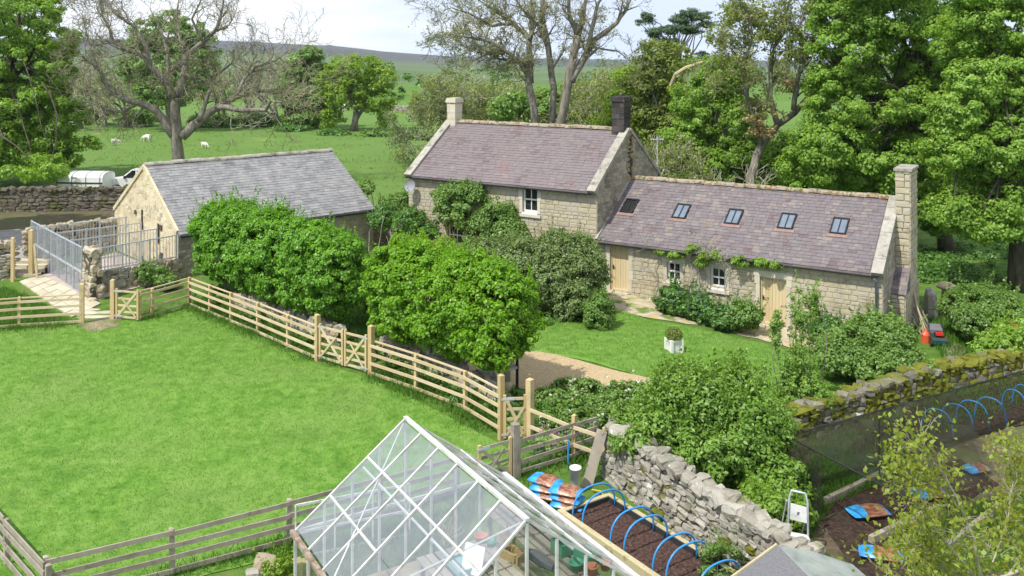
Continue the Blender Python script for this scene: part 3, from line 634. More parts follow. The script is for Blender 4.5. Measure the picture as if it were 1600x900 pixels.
def building(b, M, t0, t1, wd, zb, eave, ridge, holes, smat, rows, swd, seed, oh=.22, cope=(True, True), slimit=0, wlimit=300, skip=(), rmat='ridge', wallmat='stone', faces=('f', 'r', 'l'), wtop=None, base_t=None, gable_mat=None, ridge_name='ridge_tile'):
    mid = wd / 2; tan = (ridge - eave) / mid; ang = math.atan(tan)
    # front and back wall
    mb = MB(M); wallplane(mb, t0, t1, zb, eave - .02, holes, 0, .45); mb.box((t0, wd - .45, zb), (t1, wd, eave - .02)); wo = mb.build('wall', M_['mortar'], b)
    if 'f' in faces: pieces(wo, 'stone', 'stone', [M_[wallmat]], coursed(M, t0, t1, max(zb, -1), eave - .03, holes, seed), wlimit, seed=seed)
    def gclip(v):
        if v < eave: return (0.0, wd)
        e = (v - eave) / tan; return (e, wd - e)
    for side, T, tt in (('r', RGT, t1), ('l', LFT, t0)):
        M2 = M @ Matrix.Translation((tt, 0, 0)) @ T
        u0, u1 = (0, wd) if side == 'r' else (-wd, 0)
        g = MB(M2); gable(g, u0 + (.002), u1 - .002, zb, eave - .02, ridge - .05, .003, .45); go = g.build('gable_wall', M_[gable_mat or 'mortar'], b)
        if side in faces:
            cl = gclip if side == 'r' else (lambda v: tuple(-x for x in reversed(gclip(v))))
            pieces(go, 'stone', 'stone', [M_[wallmat if side != 'r' else 'darkstone']], coursed(M2, u0, u1, max(zb, -1), ridge - .12, [], seed + (5 if side == 'r' else 9), clip=cl, depth=.05), min(wlimit, 300), seed=seed + 3)  # right gables take a darker sandstone than the front wall
    # roof
    rp = MB(M)
    for s in (1, -1):
        q = [(t0 - .02, mid - s * (mid + oh), eave - oh * tan), (t1 + .02, mid - s * (mid + oh), eave - oh * tan), (t1 + .02, mid, ridge), (t0 - .02, mid, ridge)]
        dn = [(x, y, z - .1) for x, y, z in q]; rp.add(q + dn, [(0, 1, 2, 3) if s > 0 else (3, 2, 1, 0), (7, 6, 5, 4), (0, 4, 5, 1), (1, 5, 6, 2), (3, 7, 4, 0)])
    ro = rp.build('roof', M_[smat], b)
    c0, c1 = (.42 if cope[0] else 0), (.42 if cope[1] else 0)
    MS = M @ Matrix.Translation((0, -oh, eave - oh * tan)) @ Matrix.Rotation(ang, 4, 'X'); sl = (mid + oh) / math.cos(ang)
    pieces(ro, 'slate', 'slate', [M_[smat]], slates(MS, t0 + c0, t1 - c1, sl - .03, rows, swd, seed + 20, skip), slimit, 'slating', seed)
    MS2 = M @ Matrix.Translation((0, wd + oh, eave - oh * tan)) @ Matrix.Rotation(math.pi, 4, 'Z') @ Matrix.Rotation(ang, 4, 'X')
    pieces(ro, 'slate', 'slate', [M_[smat]], slates(MS2, -t1 + c1, -t0 - c0, sl - .03, rows, swd * 2, seed + 21), 0, 'slating', seed)
    for flag, a, c in ((cope[0], t0 - .06, t0 + .36), (cope[1], t1 - .36, t1 + .06)):
        if not flag: continue
        n = 6
        for k in range(n):
            s0, s1 = sl * k / n, sl * (k + 1) / n
            MB(MS).box((a, s0 + (-.05 if k == 0 else .006), -.02), (c, s1 - .006, .13 + .004 * (k % 2))).build('coping_stone', M_['coping'], ro)
            MB(MS2).box((-c, s0, -.02), (-a, s1 - .006, .13)).build('coping_stone', M_['coping'], ro)
        MB(M).box((a - .01, -.16, eave - oh * tan - .12), (c + .01, .02, eave - oh * tan + .10)).build('kneeler', M_['coping'], ro)
    ridge_tiles(ro, M, t0 + .3 * cope[0], t1 - .3 * cope[1], ridge + .04, mid, ridge_name, M_[rmat], seed)
    # gutter
    g = MB(M); n = 5; zg = eave - oh * tan - .06
    vv = [(x, -oh - .06 - .06 * math.cos(math.pi * i / (n - 1)), zg - .06 * math.sin(math.pi * i / (n - 1))) for x in (t0, t1 - .1) for i in range(n)]
    g.add(vv, [(i, i + 1, n + i + 1, n + i) for i in range(n - 1)]); g.box((t0, -oh + .01, zg - .05), (t1 - .1, -oh + .03, zg + .03)); g.build('gutter', M_['lead'], b)
    return wo, ro, MS, sl
# ------------------------------------------------------------------ farmhouse
MH = MF @ Matrix.Translation((0, -.06, 0)); HL, HR_, HE, HRG, HW = -11.62, -1.03, 4.40, 6.74, 6.6
loc = MF @ Vector((-6, 3, 0)); house = thing('farmhouse', 'tall two storey stone farmhouse with pinkish slate roof and a black chimney', 'house', loc)
hw = [rect(818, 291.5, 841, 332), rect(703, 281, 725, 318), rect(701, 352, 726, 383), rect(815, 385, 842, 425)]
hw = [(a, b, c, d) for a, b, c, d in hw]
hwall, hroof, MSH, slh = building(house, MH, HL, HR_, HW, -.3, HE, HRG, hw, 'slate2', 24, .34, 11, faces=('f', 'r'))
for h in hw: window(house, MH, *h); surround(house, MH, *h, lh=.09 if h[3] > 3 else .24)
mh_ = MH
ch1 = ashlar_stack(house, MH, (HL + .42, HW / 2), .52, .62, HRG - .35, 8.0, M_['ashlar'], course=.42, seed=2)
ch2 = ashlar_stack(house, MH, (HR_ - .42, HW / 2), .62, .74, HRG - .35, 8.32, M_['soot'], course=.3, seed=3)
MB(MH).tube([(HR_ - .42, HW / 2, 8.3), (HR_ - .42, HW / 2, 8.42)], [.13, .12], 8).build('chimney_pot', M_['soot'], ch2)
# soot and lichen run down the gable under the black stack: stones of their own
M2 = MH @ Matrix.Translation((HR_ + .035, 0, 0)) @ RGT
r_ = random.Random(4); st = []
for k in range(90):
    z = 6.45 - (k // 3) * .085; q_ = r_.uniform(-.26, .34); st.append((SM(M2, (HW / 2 + q_, 0, z), r_.uniform(-.1, .1), (r_.uniform(.12, .26), .05, r_.uniform(.06, .10))), .1, 0 if abs(q_ - .04) < .17 else 1))
pieces(house, 'stained_stone', 'stone', [M_['soot'], mk('rust_lichen', [(.28, .19, .06), (.40, .30, .12)], 4, .95)], st, 300)
# verge flashing between the house gable and the lower roof
# ------------------------------------------------------------------ cottage
CL, CR, CE, CRG, CW = -1.02, 10.78, 2.3, 4.5, 6.72
loc = MF @ Vector((5, 3, -.3)); cottage = thing('cottage', 'low single storey stone cottage with purple slate roof, five rooflights and two pale wooden doors', 'cottage', loc)
d1 = rect(953.5, 383, 982.5, 456); d2 = rect(1187.5, 434, 1229, 509); w1 = rect(1042.5, 410, 1063, 439.5); w2 = rect(1110, 418, 1133.5, 450)
SKL = [(984, 323), (1065, 331.5), (1147, 340), (1230, 347), (1312, 354.5)]
tan_c = (CRG - CE) / (CW / 2); ang_c = math.atan(tan_c); sk = []
for px, py in SKL:      # where the sight line meets the roof plane
    k = (px - 800) / F; lo, hi = 0.0, 3.3
    for _ in range(40):
        m_ = (lo + hi) / 2; t_, z_ = FP(px, py, m_)
        if z_ < CE + m_ * tan_c: hi = m_
        else: lo = m_
    sk.append((t_, (m_ + .22) / math.cos(ang_c)))
skh = [(t_ - .33, t_ + .33, s_ - .48, s_ + .48) for t_, s_ in sk]
cwall, croof, MSC, slc = building(cottage, MF, CL, CR, CW, -1.0, CE, CRG, [d1, d2, w1, w2], 'slate', 23, .30, 31, slimit=300, cope=(False, True), skip=skh, faces=('f', 'r'))
for h in (w1, w2): window(cottage, MF, *h); surround(cottage, MF, *h)
planked_door(cottage, MF, *d1); planked_door(cottage, MF, *d2, n=7)
surround(cottage, MF, *d1, sill=False); surround(cottage, MF, *d2, sill=False)
for i, (t_, s_) in enumerate(sk):
    f = MB(MSC); a, b, c, d = t_ - .31, t_ + .31, s_ - .46, s_ + .46
    f.box((a, c, -.02), (a + .05, d, .10)); f.box((b - .05, c, -.02), (b, d, .10)); f.box((a + .05, c, -.02), (b - .05, c + .05, .097)); f.box((a + .05, d - .07, -.02), (b - .05, d, .097)); f.box((t_ - .018, c + .05, 0), (t_ + .018, d - .07, .092))
    so = f.build('skylight', M_['black'], cottage)
    for q0, q1 in ((a + .05, t_ - .018), (t_ + .018, b - .05)): MB(MSC).box((q0 + .002, c + .052, .05), (q1 - .002, d - .072, .06)).build('pane', M_['window' if i == 0 else 'skylight'], so)
    MB(MSC).box((a - .10, c - .17, .028), (b + .10, c - .005, .05)).build('apron', mk('terracotta_apron', [(.20, .125, .105), (.28, .20, .175)], 6, .8) if i == 0 else bpy.data.materials['terracotta_apron'], so)
# lead verge along the house gable
MB(MSC).box((CL - .02, 0, .03), (CL + .09, slc, .10)).build('verge', M_['coping'], cottage)
# external stack on the right gable: rubble, wider foot with a slated shoulder
M3 = MF
stk = MB(M3).box((CR + .02, 2.42, -1), (CR + .52, 3.98, 5.72)).build('chimney', M_['mortar'], cottage)
it = coursed(MF @ Matrix.Translation((0, 2.40, 0)), CR + .0, CR + .55, 1.2, 5.75, [], 51, hr=(.16, .30), wr=(.22, .42), depth=.07)
it += coursed(MF @ Matrix.Translation((CR + .54, 0, 0)) @ RGT, 2.38, 4.0, 1.2, 5.75, [], 52, hr=(.16, .3), wr=(.25, .5), depth=.07)
pieces(stk, 'stone', 'stone', [M_['stone']], it, 150, seed=7)
MB(MF).box((CR - .05, 2.33, 5.72), (CR + .62, 4.06, 5.82)).build('cap', M_['coping'], stk)
MB(MF).box((CR + .02, 1.45, -1), (CR + .50, 4.6, 1.15)).build('hearth_base', M_['mortar'], cottage)
it = coursed(MF @ Matrix.Translation((0, 1.43, 0)), CR + .02, CR + .52, -1, 1.12, [], 53, depth=.07) + coursed(MF @ Matrix.Translation((CR + .52, 0, 0)) @ RGT, 1.42, 4.6, -1, 1.12, [], 54, depth=.07)
pieces(bpy.data.objects['hearth_base'], 'stone', 'stone', [M_['stone']], it, 120, seed=8)
q = math.atan2(.82, .98); MSh = MF @ Matrix.Translation((0, 1.36, 1.12)) @ Matrix.Rotation(q, 4, 'X'); L_ = math.hypot(.82, 1.0)
sh = MB(MF).add([(CR + .02, 1.36, 1.12), (CR + .55, 1.36, 1.12), (CR + .55, 2.38, 1.96), (CR + .02, 2.38, 1.96), (CR + .02, 2.38, 1.12), (CR + .55, 2.38, 1.12)], [(0, 1, 2, 3), (1, 5, 2), (0, 3, 4)]).build('shoulder_roof', M_['slate'], cottage)
pieces(sh, 'slate', 'slate', [M_['slate']], slates(MSh, CR - .02, CR + .58, L_, 6, .3, 61), 60, seed=3)
MB(MF).tube([(CR - .25, -.30, 2.02), (CR - .2, -.16, 1.85), (CR - .2, -.13, -.8)], .045, 7).build('downpipe', M_['pipe'], cottage, True)
# ------------------------------------------------------------------ barn
BO = (-14.96, 40.7); MBn = frame(BO, (.748, .664)); loc = MBn @ Vector((5, 4, 0)); barn = thing('barn', 'long low stone barn with grey slate roof and a buff harled gable', 'barn', loc)
bw, br, MSB, slb = building(barn, MBn, 0, 10.3, 8.46, -.2, 2.36, 4.95, [], 'slateg', 26, .34, 71, cope=(False, False), rmat='coping', wallmat='darkstone', faces=('f',), gable_mat='harl', ridge_name='ridge_stone')
M2 = MBn @ LFT; it = []
rr_ = random.Random(9)
def bclip(v):
    e = 0 if v < 2.36 else (v - 2.36) / ((4.95 - 2.36) / 4.23); return (-8.46 + e + .12, -e - .12)
full = coursed(M2, -8.46, 0, -.2, 4.75, [], 72, clip=bclip, depth=.03, hr=(.15, .27), wr=(.22, .5))
pieces(bpy.data.objects['gable_wall.003'] if 'gable_wall.003' in bpy.data.objects else barn, 'stone', 'stone', [M_['harl'], M_['stone']], [(m, s, 0 if rr_.random() < .78 else 1) for m, s, _ in full if rr_.random() < .38], 300, seed=5)
for u, z, a, b in ((-5.3, 2.55, .22, .2), (-4.4, 2.3, .14, .95), (-2.3, 1.95, .14, .9), (-2.0, 2.25, .3, .25), (-1.95, .95, .3, .3), (-4.35, .3, .35, .5)):
    MB(M2).box((u - a / 2, -.052, z - b / 2), (u + a / 2, -.02, z + b / 2)).build('vent_slot', M_['core'], barn)
for k in range(9):   # skew stones up the visible gable edge
    for s in (1, -1):
        L2 = 4.23 / math.cos(math.atan(.6123)); MSg = MBn @ Matrix.Translation((0, 0 if s > 0 else 8.46, 2.36)) @ (Matrix.Rotation(math.atan(.6123), 4, 'X') if s > 0 else Matrix.Rotation(-math.atan(.6123), 4, 'X'))
        y0, y1 = (L2 * k / 9, L2 * (k + 1) / 9 - .01) if s > 0 else (-L2 * (k + 1) / 9 + .01, -L2 * k / 9)
        MB(MSg).box((-.07, y0, -.14), (.05, y1, .045)).build('verge_stone', M_['harl'], barn)
# ------------------------------------------------------------------ dry-stone walls
def drystone(name, label, pts, h, mats, seed, size=(.25, .5), hgt=(.14, .26), th=.5, limit=300, copes=True, weights=None, group=None, copemat=None, cope_h=.26, front=1, zf=None):
    """pts: ground points along the wall; the first side of the line that faces the camera carries the large stones"""
    r = random.Random(seed); pts = [Vector((p[0], p[1], 0)) for p in pts]; base = pts[0]
    t = thing(name, label, 'stone wall' if 'pier' not in name else 'stone pier', (base.x, base.y, gh(base.x, base.y)), group); t['kind'] = 'thing'; items = []; core = MB(); wts = weights or [1] + [0] * (len(mats) - 1)
    for a, b in zip(pts, pts[1:]):
        L = (b - a).length; M = frame((a.x, a.y), (b - a)); z0 = lambda u: gh(*(a.lerp(b, min(1, max(0, u / L)))).xy) - .1
        n = max(1, int(L / 1.0)); hh = h if not callable(h) else None
        H = lambda u: h(((a.lerp(b, u / L)) - base).length) if callable(h) else h
        for i in range(n):
            u0, u1 = L * i / n, L * (i + 1) / n
            c = [(u0, th * .08, z0(u0)), (u1, th * .08, z0(u1)), (u1, th * .92, z0(u1)), (u0, th * .92, z0(u0)), (u0, th * .16, z0(u0) + H(u0) * .97), (u1, th * .16, z0(u1) + H(u1) * .97), (u1, th * .84, z0(u1) + H(u1) * .97), (u0, th * .84, z0(u0) + H(u0) * .97)]
            core.add([M @ Vector(p) for p in c], BOXF)
        for side in (0, 1):
            v = 0
            while v < max(H(0), H(L)) - .04:
                ch = r.uniform(*hgt); u = -r.uniform(0, .15)
                while u < L:
                    wd = r.uniform(*size); uc = u + wd / 2
                    if v + ch * .5 < H(min(L, max(0, uc))) and uc < L + .05:
                        hz = ch * r.uniform(.85, 1.25); y = (.07 + .10 * v / 1.2) * th / .5 if side == 0 else th - (.07 + .1 * v / 1.2) * th / .5
                        m = M @ Matrix.Translation((uc, y, z0(uc) + v + ch / 2 + r.uniform(-.02, .02))) @ Matrix.Rotation(r.uniform(-.14, .14), 4, 'Y') @ Matrix.Diagonal((wd * 1.02, r.uniform(.18, .30) * th / .5, hz, 1))
                        items.append((m, wd * hz / (1 + 3 * side) / (M @ Vector((uc, 0, 0))).y ** 2, r.choices(range(len(mats)), wts)[0]))
                    u += wd + .004
                v += ch * .94
        if copes:
            u = 0
            while u < L:
                wd = r.uniform(.14, .42); uc = u + wd / 2
                for yo, dz in ((.27, r.uniform(-.05, .03)), (.73, r.uniform(-.05, .03))):
                    if r.random() < .12: continue
                    w2 = wd * r.uniform(.8, 1.2); m = M @ Matrix.Translation((uc + r.uniform(-.06, .06), th * yo, z0(uc) + H(min(uc, L)) + cope_h * .22 + dz)) @ Matrix.Rotation(r.uniform(-.4, .4), 4, 'Y') @ Matrix.Rotation(r.uniform(-.5, .5), 4, 'Z') @ Matrix.Diagonal((w2 * 1.1, th * r.uniform(.45, .7), cope_h * r.uniform(.7, 1.5), 1))
                    items.append((m, wd * .4 / (M @ Vector((uc, 0, 0))).y ** 2 / (1 if yo < .5 else 1.5), len(mats) - 1 if copemat else r.choices(range(len(mats)), wts)[0]))
                u += wd * .95
    core.build('core', M_['core'], t); pieces(t, 'stone', 'rock', mats, items, limit, seed=seed); return t
drystone('drystone_wall', 'pale tumbled dry-stone wall beside the hooped raised bed', [(2.35, 23.3), (3.2, 22.0), (4.4, 20.1), (5.75, 17.9)], lambda s: 1.42 - .16 * s / 6, [M_['rock'], mk('pale_drystone', [(.42, .41, .38), (.56, .55, .52), (.66, .65, .62)], 3, .92, .6, 16, rnd=.5), M_['moss']], 5, size=(.16, .40), hgt=(.11, .20), weights=[.985, .0, .015], th=.6, cope_h=.19)
ml = [G(1255, 690).xy, G(1330, 662).xy, G(1450, 622).xy, G(1600, 590).xy, G(1760, 560).xy]
drystone('drystone_wall', 'moss covered dry-stone wall behind the netted vegetable plot', ml, .82, [M_['rock2'], M_['moss'], mk('pale_cope', [(.46, .44, .40), (.6, .58, .53)], 3, .92, .5, 16, rnd=.5)], 6, size=(.22, .46), hgt=(.15, .24), weights=[.40, .59, .01], th=.6, cope_h=.2)
drystone('drystone_wall', 'dark field wall in front of the white trailer', [(-44, 57.4), (-30, 58.2), (-23.6, 58.9)], 1.45, [M_['fieldrock']], 7, size=(.3, .6), hgt=(.18, .3), th=.6)
A = Vector(BO); gd = Vector((-.667, .745)); od = Vector((-.748, -.664))
drystone('drystone_wall', 'high buff wall closing the far side of the kennel yard', [A + gd * 8.0 + od * 4.2, A + gd * 8.0 + od * .05], 1.55, [M_['warmrock']], 8, th=.45, limit=220)
drystone('drystone_wall', 'low rubble wall between the stone pier and the barn corner', [A + od * 3.75 - gd * .1, A + od * .05 - gd * .1], .85, [M_['warmrock'], M_['rock']], 9, th=.4, limit=160, weights=[.5, .5])
pc = A + od * 4.0 - gd * .3
drystone('stone_pier', 'square stone gate pier at the end of the galvanised railing', [pc + Vector((-.28, .28)), pc + Vector((.28, -.28))], 2.05, [M_['stone'], M_['warmrock']], 10, size=(.26, .42), hgt=(.18, .3), th=.55, weights=[.5, .5], limit=80)
drystone('drystone_wall', 'broken wall end of thin stones at the left edge by the track', [(-24.6, 39.6), (-22.4, 40.6)], 1.55, [M_['warmrock'], M_['rock']], 12, size=(.25, .6), hgt=(.10, .18), th=.5, limit=120, weights=[.5, .5])
drystone('drystone_wall', 'ruined wall stub and yard wall behind the far end of the barn', [(-8.0, 50.5), (-5.4, 47.6)], 1.35, [M_['darkstone'], M_['warmrock']], 13, th=.45, limit=80, weights=[.5, .5])
drystone('drystone_wall', 'long thin wall across the far pasture beyond the lime green tree', [(-26, 168), (-5, 163), (16, 160)], 1.0, [M_['rock']], 14, size=(.5, 1.1), hgt=(.3, .4), th=.6, limit=0)
drystone('drystone_wall', 'mossy wall end behind the ivy mound at the right edge', [(17.6, 31.8), (20.5, 32.6)], 1.3, [M_['rock'], M_['moss']], 15, th=.55, limit=60, weights=[.4, .6])
drystone('drystone_wall', 'low garden wall half hidden behind the fence under the hedges', [(-11.5, 37.1), (-6.2, 32.0)], .55, [M_['warmrock'], M_['rock']], 16, th=.35, limit=90, weights=[.5, .5])
drystone('drystone_wall', 'low rockery wall behind the fence below the gravel path', [(-4.6, 31.0), (-.4, 27.0)], .5, [M_['rock'], M_['warmrock']], 17, th=.4, limit=90, weights=[.5, .5])

# ------------------------------------------------------------------ timber fences and gates
V3 = Vector
def fence(name, label, pts, posts_h, rails, pmat, rmat, ps=.1, rs=(.035, .09), group=None, side=1, caps=None, skip=(), wob=.0, seed=0, cat='fence', tall=()):
    """pts: ground points of the posts; rails: heights; the rails are nailed to the camera side (side=1) or the far side"""
    r = random.Random(seed); t = thing(name, label, cat, pts[0], group); t['kind'] = 'thing'
    for i, p in enumerate(pts):
        if i in skip: continue
        h = posts_h * (1 + r.uniform(-.03, .03)); s = ps
        if i in tall: h *= tall[i][0]; s *= tall[i][1]
        d = (pts[min(i + 1, len(pts) - 1)] - pts[max(i - 1, 0)]); d.z = 0; d.normalize(); n = V3((-d.y, d.x, 0)); ln = V3((r.uniform(-wob, wob), r.uniform(-wob, wob), 1))
        m = MB(); dp = .1 + max(0, p.z - gh(p.x, p.y)); m.obox(p + ln * (h / 2 - dp / 2), d * s / 2, n * s / 2, ln * (h / 2 + dp / 2))
        tp = p + ln * h; m.add([tp + d * i_ * s / 2 + n * j_ * s / 2 for i_, j_ in ((-1, -1), (1, -1), (1, 1), (-1, 1))] + [tp + V3((0, 0, s * .3))], [(0, 1, 4), (1, 2, 4), (2, 3, 4), (3, 0, 4)])
        m.build('post', pmat, t)
    for a, b in zip(pts, pts[1:]):
        d = (b - a); d.z = 0; d.normalize(); n = V3((-d.y, d.x, 0)); n = n if n.y < 0 else -n; n = n * side
        for k, z in enumerate(rails):
            hh, ww = rs[1], rs[0]
            if caps and k == len(rails) - 1: hh, ww = caps
            o = n * (ps / 2 + ww / 2 + .002) * (-1 if caps and k == len(rails) - 1 else 1)
            j = [V3((0, 0, r.uniform(-wob, wob))) for _ in (0, 1)]
            MB().bar(a + V3((0, 0, z)) + o + j[0] - d * .004, b + V3((0, 0, z)) + o + j[1] + d * .004, ww, hh).build('rail', rmat, t)
    return t
def gate(label, a, b, h, group=None, bars=5, mat=None, flip=False):
    """five barred gate with a cross brace between two ground points"""
    mat = mat or M_['rail']; a, b = V3(a), V3(b); t = thing('wooden_gate', label, 'gate', a, group); t['kind'] = 'thing'
    d = b - a; L = d.length; d.normalize(); n = V3((-d.y, d.x, 0)).normalized(); n = n if n.y < 0 else -n; z0 = .08
    for p, e in ((a, 1), (b, -1)): MB().obox(p + d * e * .045 + V3((0, 0, z0 + h / 2)), d * .04, n * .035, V3((0, 0, h / 2))).build('stile', M_['newwood'], t)
    for k in range(bars):
        z = z0 + .06 + (h - .16) * (k / (bars - 1)) ** 1.15; MB().bar(a + d * .087 + V3((0, 0, z)), b - d * .087 + V3((0, 0, z)), .025, .075).build('bar', mat, t)
    lo, hi = V3((0, 0, z0 + .1)), V3((0, 0, z0 + h - .12))
    p, q = (a, b) if not flip else (b, a)
    MB().bar(p + (d if not flip else -d) * .1 + hi + n * .03, q - (d if not flip else -d) * .1 + lo + n * .03, .025, .085).build('brace', mat, t)
    m = (p + q) / 2; MB().bar(p + (d if not flip else -d) * .1 + lo + n * .055, m + (hi + lo) / 2 + n * .055 + (d if not flip else -d) * .25 + V3((0, 0, .28)), .02, .06).build('brace', mat, t)
    for z in (z0 + .1, z0 + h - .1): MB().bar(a - d * .05 + V3((0, 0, z)) + n * .04, a + d * .32 + V3((0, 0, z)) + n * .04, .012, .06).build('hinge', M_['galv'], t)
    return t
NW, RL, OW = M_['newwood'], M_['rail'], M_['oldwood']
RAILS = [.12, .42, .72, .98, 1.10]; FG = 'new post and rail fencing round the paddock'
fp = [G(x, y) for x, y in ((296, 478), (328, 491), (361, 504.5), (403, 522), (450, 543))] + [G(496, 563)]
fence('rail_fence', 'long run of new rail fence between the paddock corner and the double gate', fp, 1.14, RAILS, NW, RL, group=FG, caps=(.045, .05), tall={5: (1.36, 1.5)})
fq = [G(580, 587), G(650, 611), G(727, 641), G(783, 687)]
fq[3].z += .22      # the rails run on straight where the ground falls away
fence('rail_fence', 'new rail fence between the double gate and the gate by the greenhouse', fq, 1.14, RAILS, NW, RL, group=FG, caps=(.045, .05), tall={0: (1.36, 1.6), 3: (1.36, 1.45)}, seed=2)
fr_ = [G(218, 500), G(238, 495), G(294, 478)]
fence('rail_fence', 'short new rail fence between the small left gate and the paddock corner', fr_, 1.1, RAILS, NW, RL, group=FG, caps=(.045, .05), skip=(2,), seed=3)
fl_ = [G(-130, 528), G(-50, 519), G(30, 512), G(128, 506)]
fence('rail_fence', 'new rail fence in front of the flagstones at the left edge', fl_, 1.12, RAILS, NW, RL, group=FG, caps=(.045, .05), tall={3: (1.38, 1.55)}, seed=4)
fe = [G(828, 688), G(897, 718), G(945, 735)]
fence('rail_fence', 'two railed end of new fence running into the white flowers', fe, 1.15, [.42, .88], NW, RL, group=FG, tall={0: (1.45, 1.7)}, seed=5)
fence('gate_post', 'lone square gate post against the barn side stone pier', [G(176, 499), G(176.5, 499)], 1.5, [], NW, RL, ps=.15, skip=(1,), cat='post')
GG = 'five barred paddock gates'
g1, g2 = G(499, 564), G(578, 586); gm = (g1 + g2) / 2; dd = (g2 - g1).normalized()
gate('left leaf of the double paddock gate, hung on the thick post', g1, gm - dd * .02, 1.18, GG); gate('right leaf of the double paddock gate, beside the tallest post', g2 - dd * .12, gm + dd * .02, 1.18, GG)
gate('single paddock gate nearest the greenhouse', G(786, 689), G(823, 688), 1.18, GG)
gate('small paddock gate beside the stone pier, on the far left', G(181, 500), G(217, 503), 1.15, GG, flip=True)
of = [G(80, 890), G(269, 894), G(441, 858), G(580, 825), G(700, 792)]
a_, b_ = V3((-7.25, 19.4, 0)), V3((.1, 23.3, 0)); of = [a_ + (b_ - a_) * t for t in (-.29, 0, .3, .56, .8)]
for p in of: p.z = gh(p.x, p.y)
ORAILS = [.16, .42, .68, .95]
fence('board_fence', 'weathered grey board fence along the near side of the paddock', of, 1.03, ORAILS, OW, OW, ps=.11, rs=(.03, .10), wob=.02, seed=6)
oe = [b_.copy(), V3((2.25, 24.45, 0))]; oe.insert(1, oe[0].lerp(oe[1], .72))
for p in oe: p.z = gh(p.x, p.y)
fence('board_fence', 'short grey board fence with chicken wire behind the compost bags', oe, 1.05, ORAILS, OW, OW, ps=.10, rs=(.03, .09), wob=.02, seed=7, tall={0: (1.32, 1.9), 2: (.8, 1)})
oc = [V3((-9.25, 18.1, 0)), V3((-11.0, 19.8, 0)), V3((-13.4, 22.1, 0))]
for p in oc: p.z = gh(p.x, p.y)
fence('board_fence', 'grey board fence cutting across the bottom left corner', oc, 1.0, [.2, .5, .8, 1.0], OW, OW, ps=.11, rs=(.03, .12), wob=.02, seed=8)
og = [a_ + (b_ - a_) * .87, a_ + (b_ - a_) * .985]
for p in og: p.z = gh(p.x, p.y)
gate('grey weathered gate hidden behind the glass roof ridge', og[0], og[1], 1.0, mat=OW)
# wire behind the rails: fine mesh panel
def wire(label, a, b, z0, z1, mat=None):
    m = MB(); d = (b - a).normalized(); up = V3((0, 0, 1)); a, b = V3(a), V3(b); L = (b - a).length; n = int(L / .1)
    for i in range(n + 1): p = a + d * min(L, i * .1); m.bar(p + up * z0, p + up * z1, .004, .004, up=V3((-d.y, d.x, 0)))
    for k in range(int((z1 - z0) / .1) + 1): z = z0 + k * .1; m.bar(a + up * z, b + up * z, .004, .004)
    o = m.build('wire_netting', M_['galv']); tag(o, label, 'wire netting', kind='thing'); return o
wire('chicken wire stapled to the short grey fence behind the compost bags', oe[0] + V3((0, .08, 0)), oe[2] + V3((0, .08, 0)), .05, .95)
# ------------------------------------------------------------------ paving and steps by the kennels
pv = bpy.data.objects.new('paving', None); COL.objects.link(pv); pv['kind'] = 'structure'
q00, q10, q01, q11 = [G(*p) for p in ((30, 441), (62, 431), (112, 497), (158, 476))]
rg = random.Random(3); nu, nv = 3, 9
def bil(u, v): return (q00 * (1 - u) + q10 * u) * (1 - v) + (q01 * (1 - u) + q11 * u) * v
for i in range(nu):
    for j in range(nv):
        e = .03; c = [bil((i + e) / nu, (j + e) / nv), bil((i + 1 - e) / nu, (j + e) / nv), bil((i + 1 - e) / nu, (j + 1 - e) / nv), bil((i + e) / nu, (j + 1 - e) / nv)]
        z = .05 + rg.uniform(0, .02); tp = [V3((p.x, p.y, gh(p.x, p.y) + z)) for p in c]; bt = [p - V3((0, 0, .1)) for p in tp]
        MB().add(bt + tp, BOXF).build('flagstone', M_['flag'], pv)
for (x, y, w_, d_) in ((118, 483, 1.5, .5), (134, 491, 1.4, .5), (150, 497, 1.5, .45), (138, 486, .9, .4), (168, 490, 1.1, .45)):
    p = G(x, y); m = MB(); n = 9; pts = [(p.x + math.cos(6.283 * i / n) * w_ / 2 * rg.uniform(.75, 1.1), p.y + math.sin(6.283 * i / n) * d_ / 2 * rg.uniform(.75, 1.1)) for i in range(n)]
    z = gh(p.x, p.y) + .06; m.add([(a, b, z) for a, b in pts] + [(a, b, z - .12) for a, b in pts], [tuple(range(n))] + [(n + i, n + (i + 1) % n, (i + 1) % n, i) for i in range(n)]); m.build('flagstone', M_['flag'], pv)
sp_ = thing('stone_steps', 'low stone steps up to the track beside the left wall end', 'steps', G(33, 432)); sp_['kind'] = 'thing'
for k in range(4):
    p = G(33, 434); MB().box((p.x - .9, p.y + .1 + k * .32, p.z - .1), (p.x + .7, p.y + .6 + k * .32, p.z + .13 * (k + 1))).build('step', M_['flag'], sp_)
fence('timber_post', 'thick timber post at the kennel end of the flagstones', [G(49, 432), G(49.5, 432)], 2.05, [], NW, RL, ps=.18, skip=(1,), cat='post')
fence('timber_post', 'thin timber post against the wall end at the left edge', [G(20, 440), G(20.4, 440)], 1.9, [], NW, RL, ps=.13, skip=(1,), cat='post')
o = MB().obox(G(56, 436) + V3((0, 0, .75)), (.05, 0, .0), (0, .03, 0), (-.09, .05, .78)).build('leaning_plank', M_['bedwood']); tag(o, 'greenish plank leaning beside the thick timber post', 'plank')
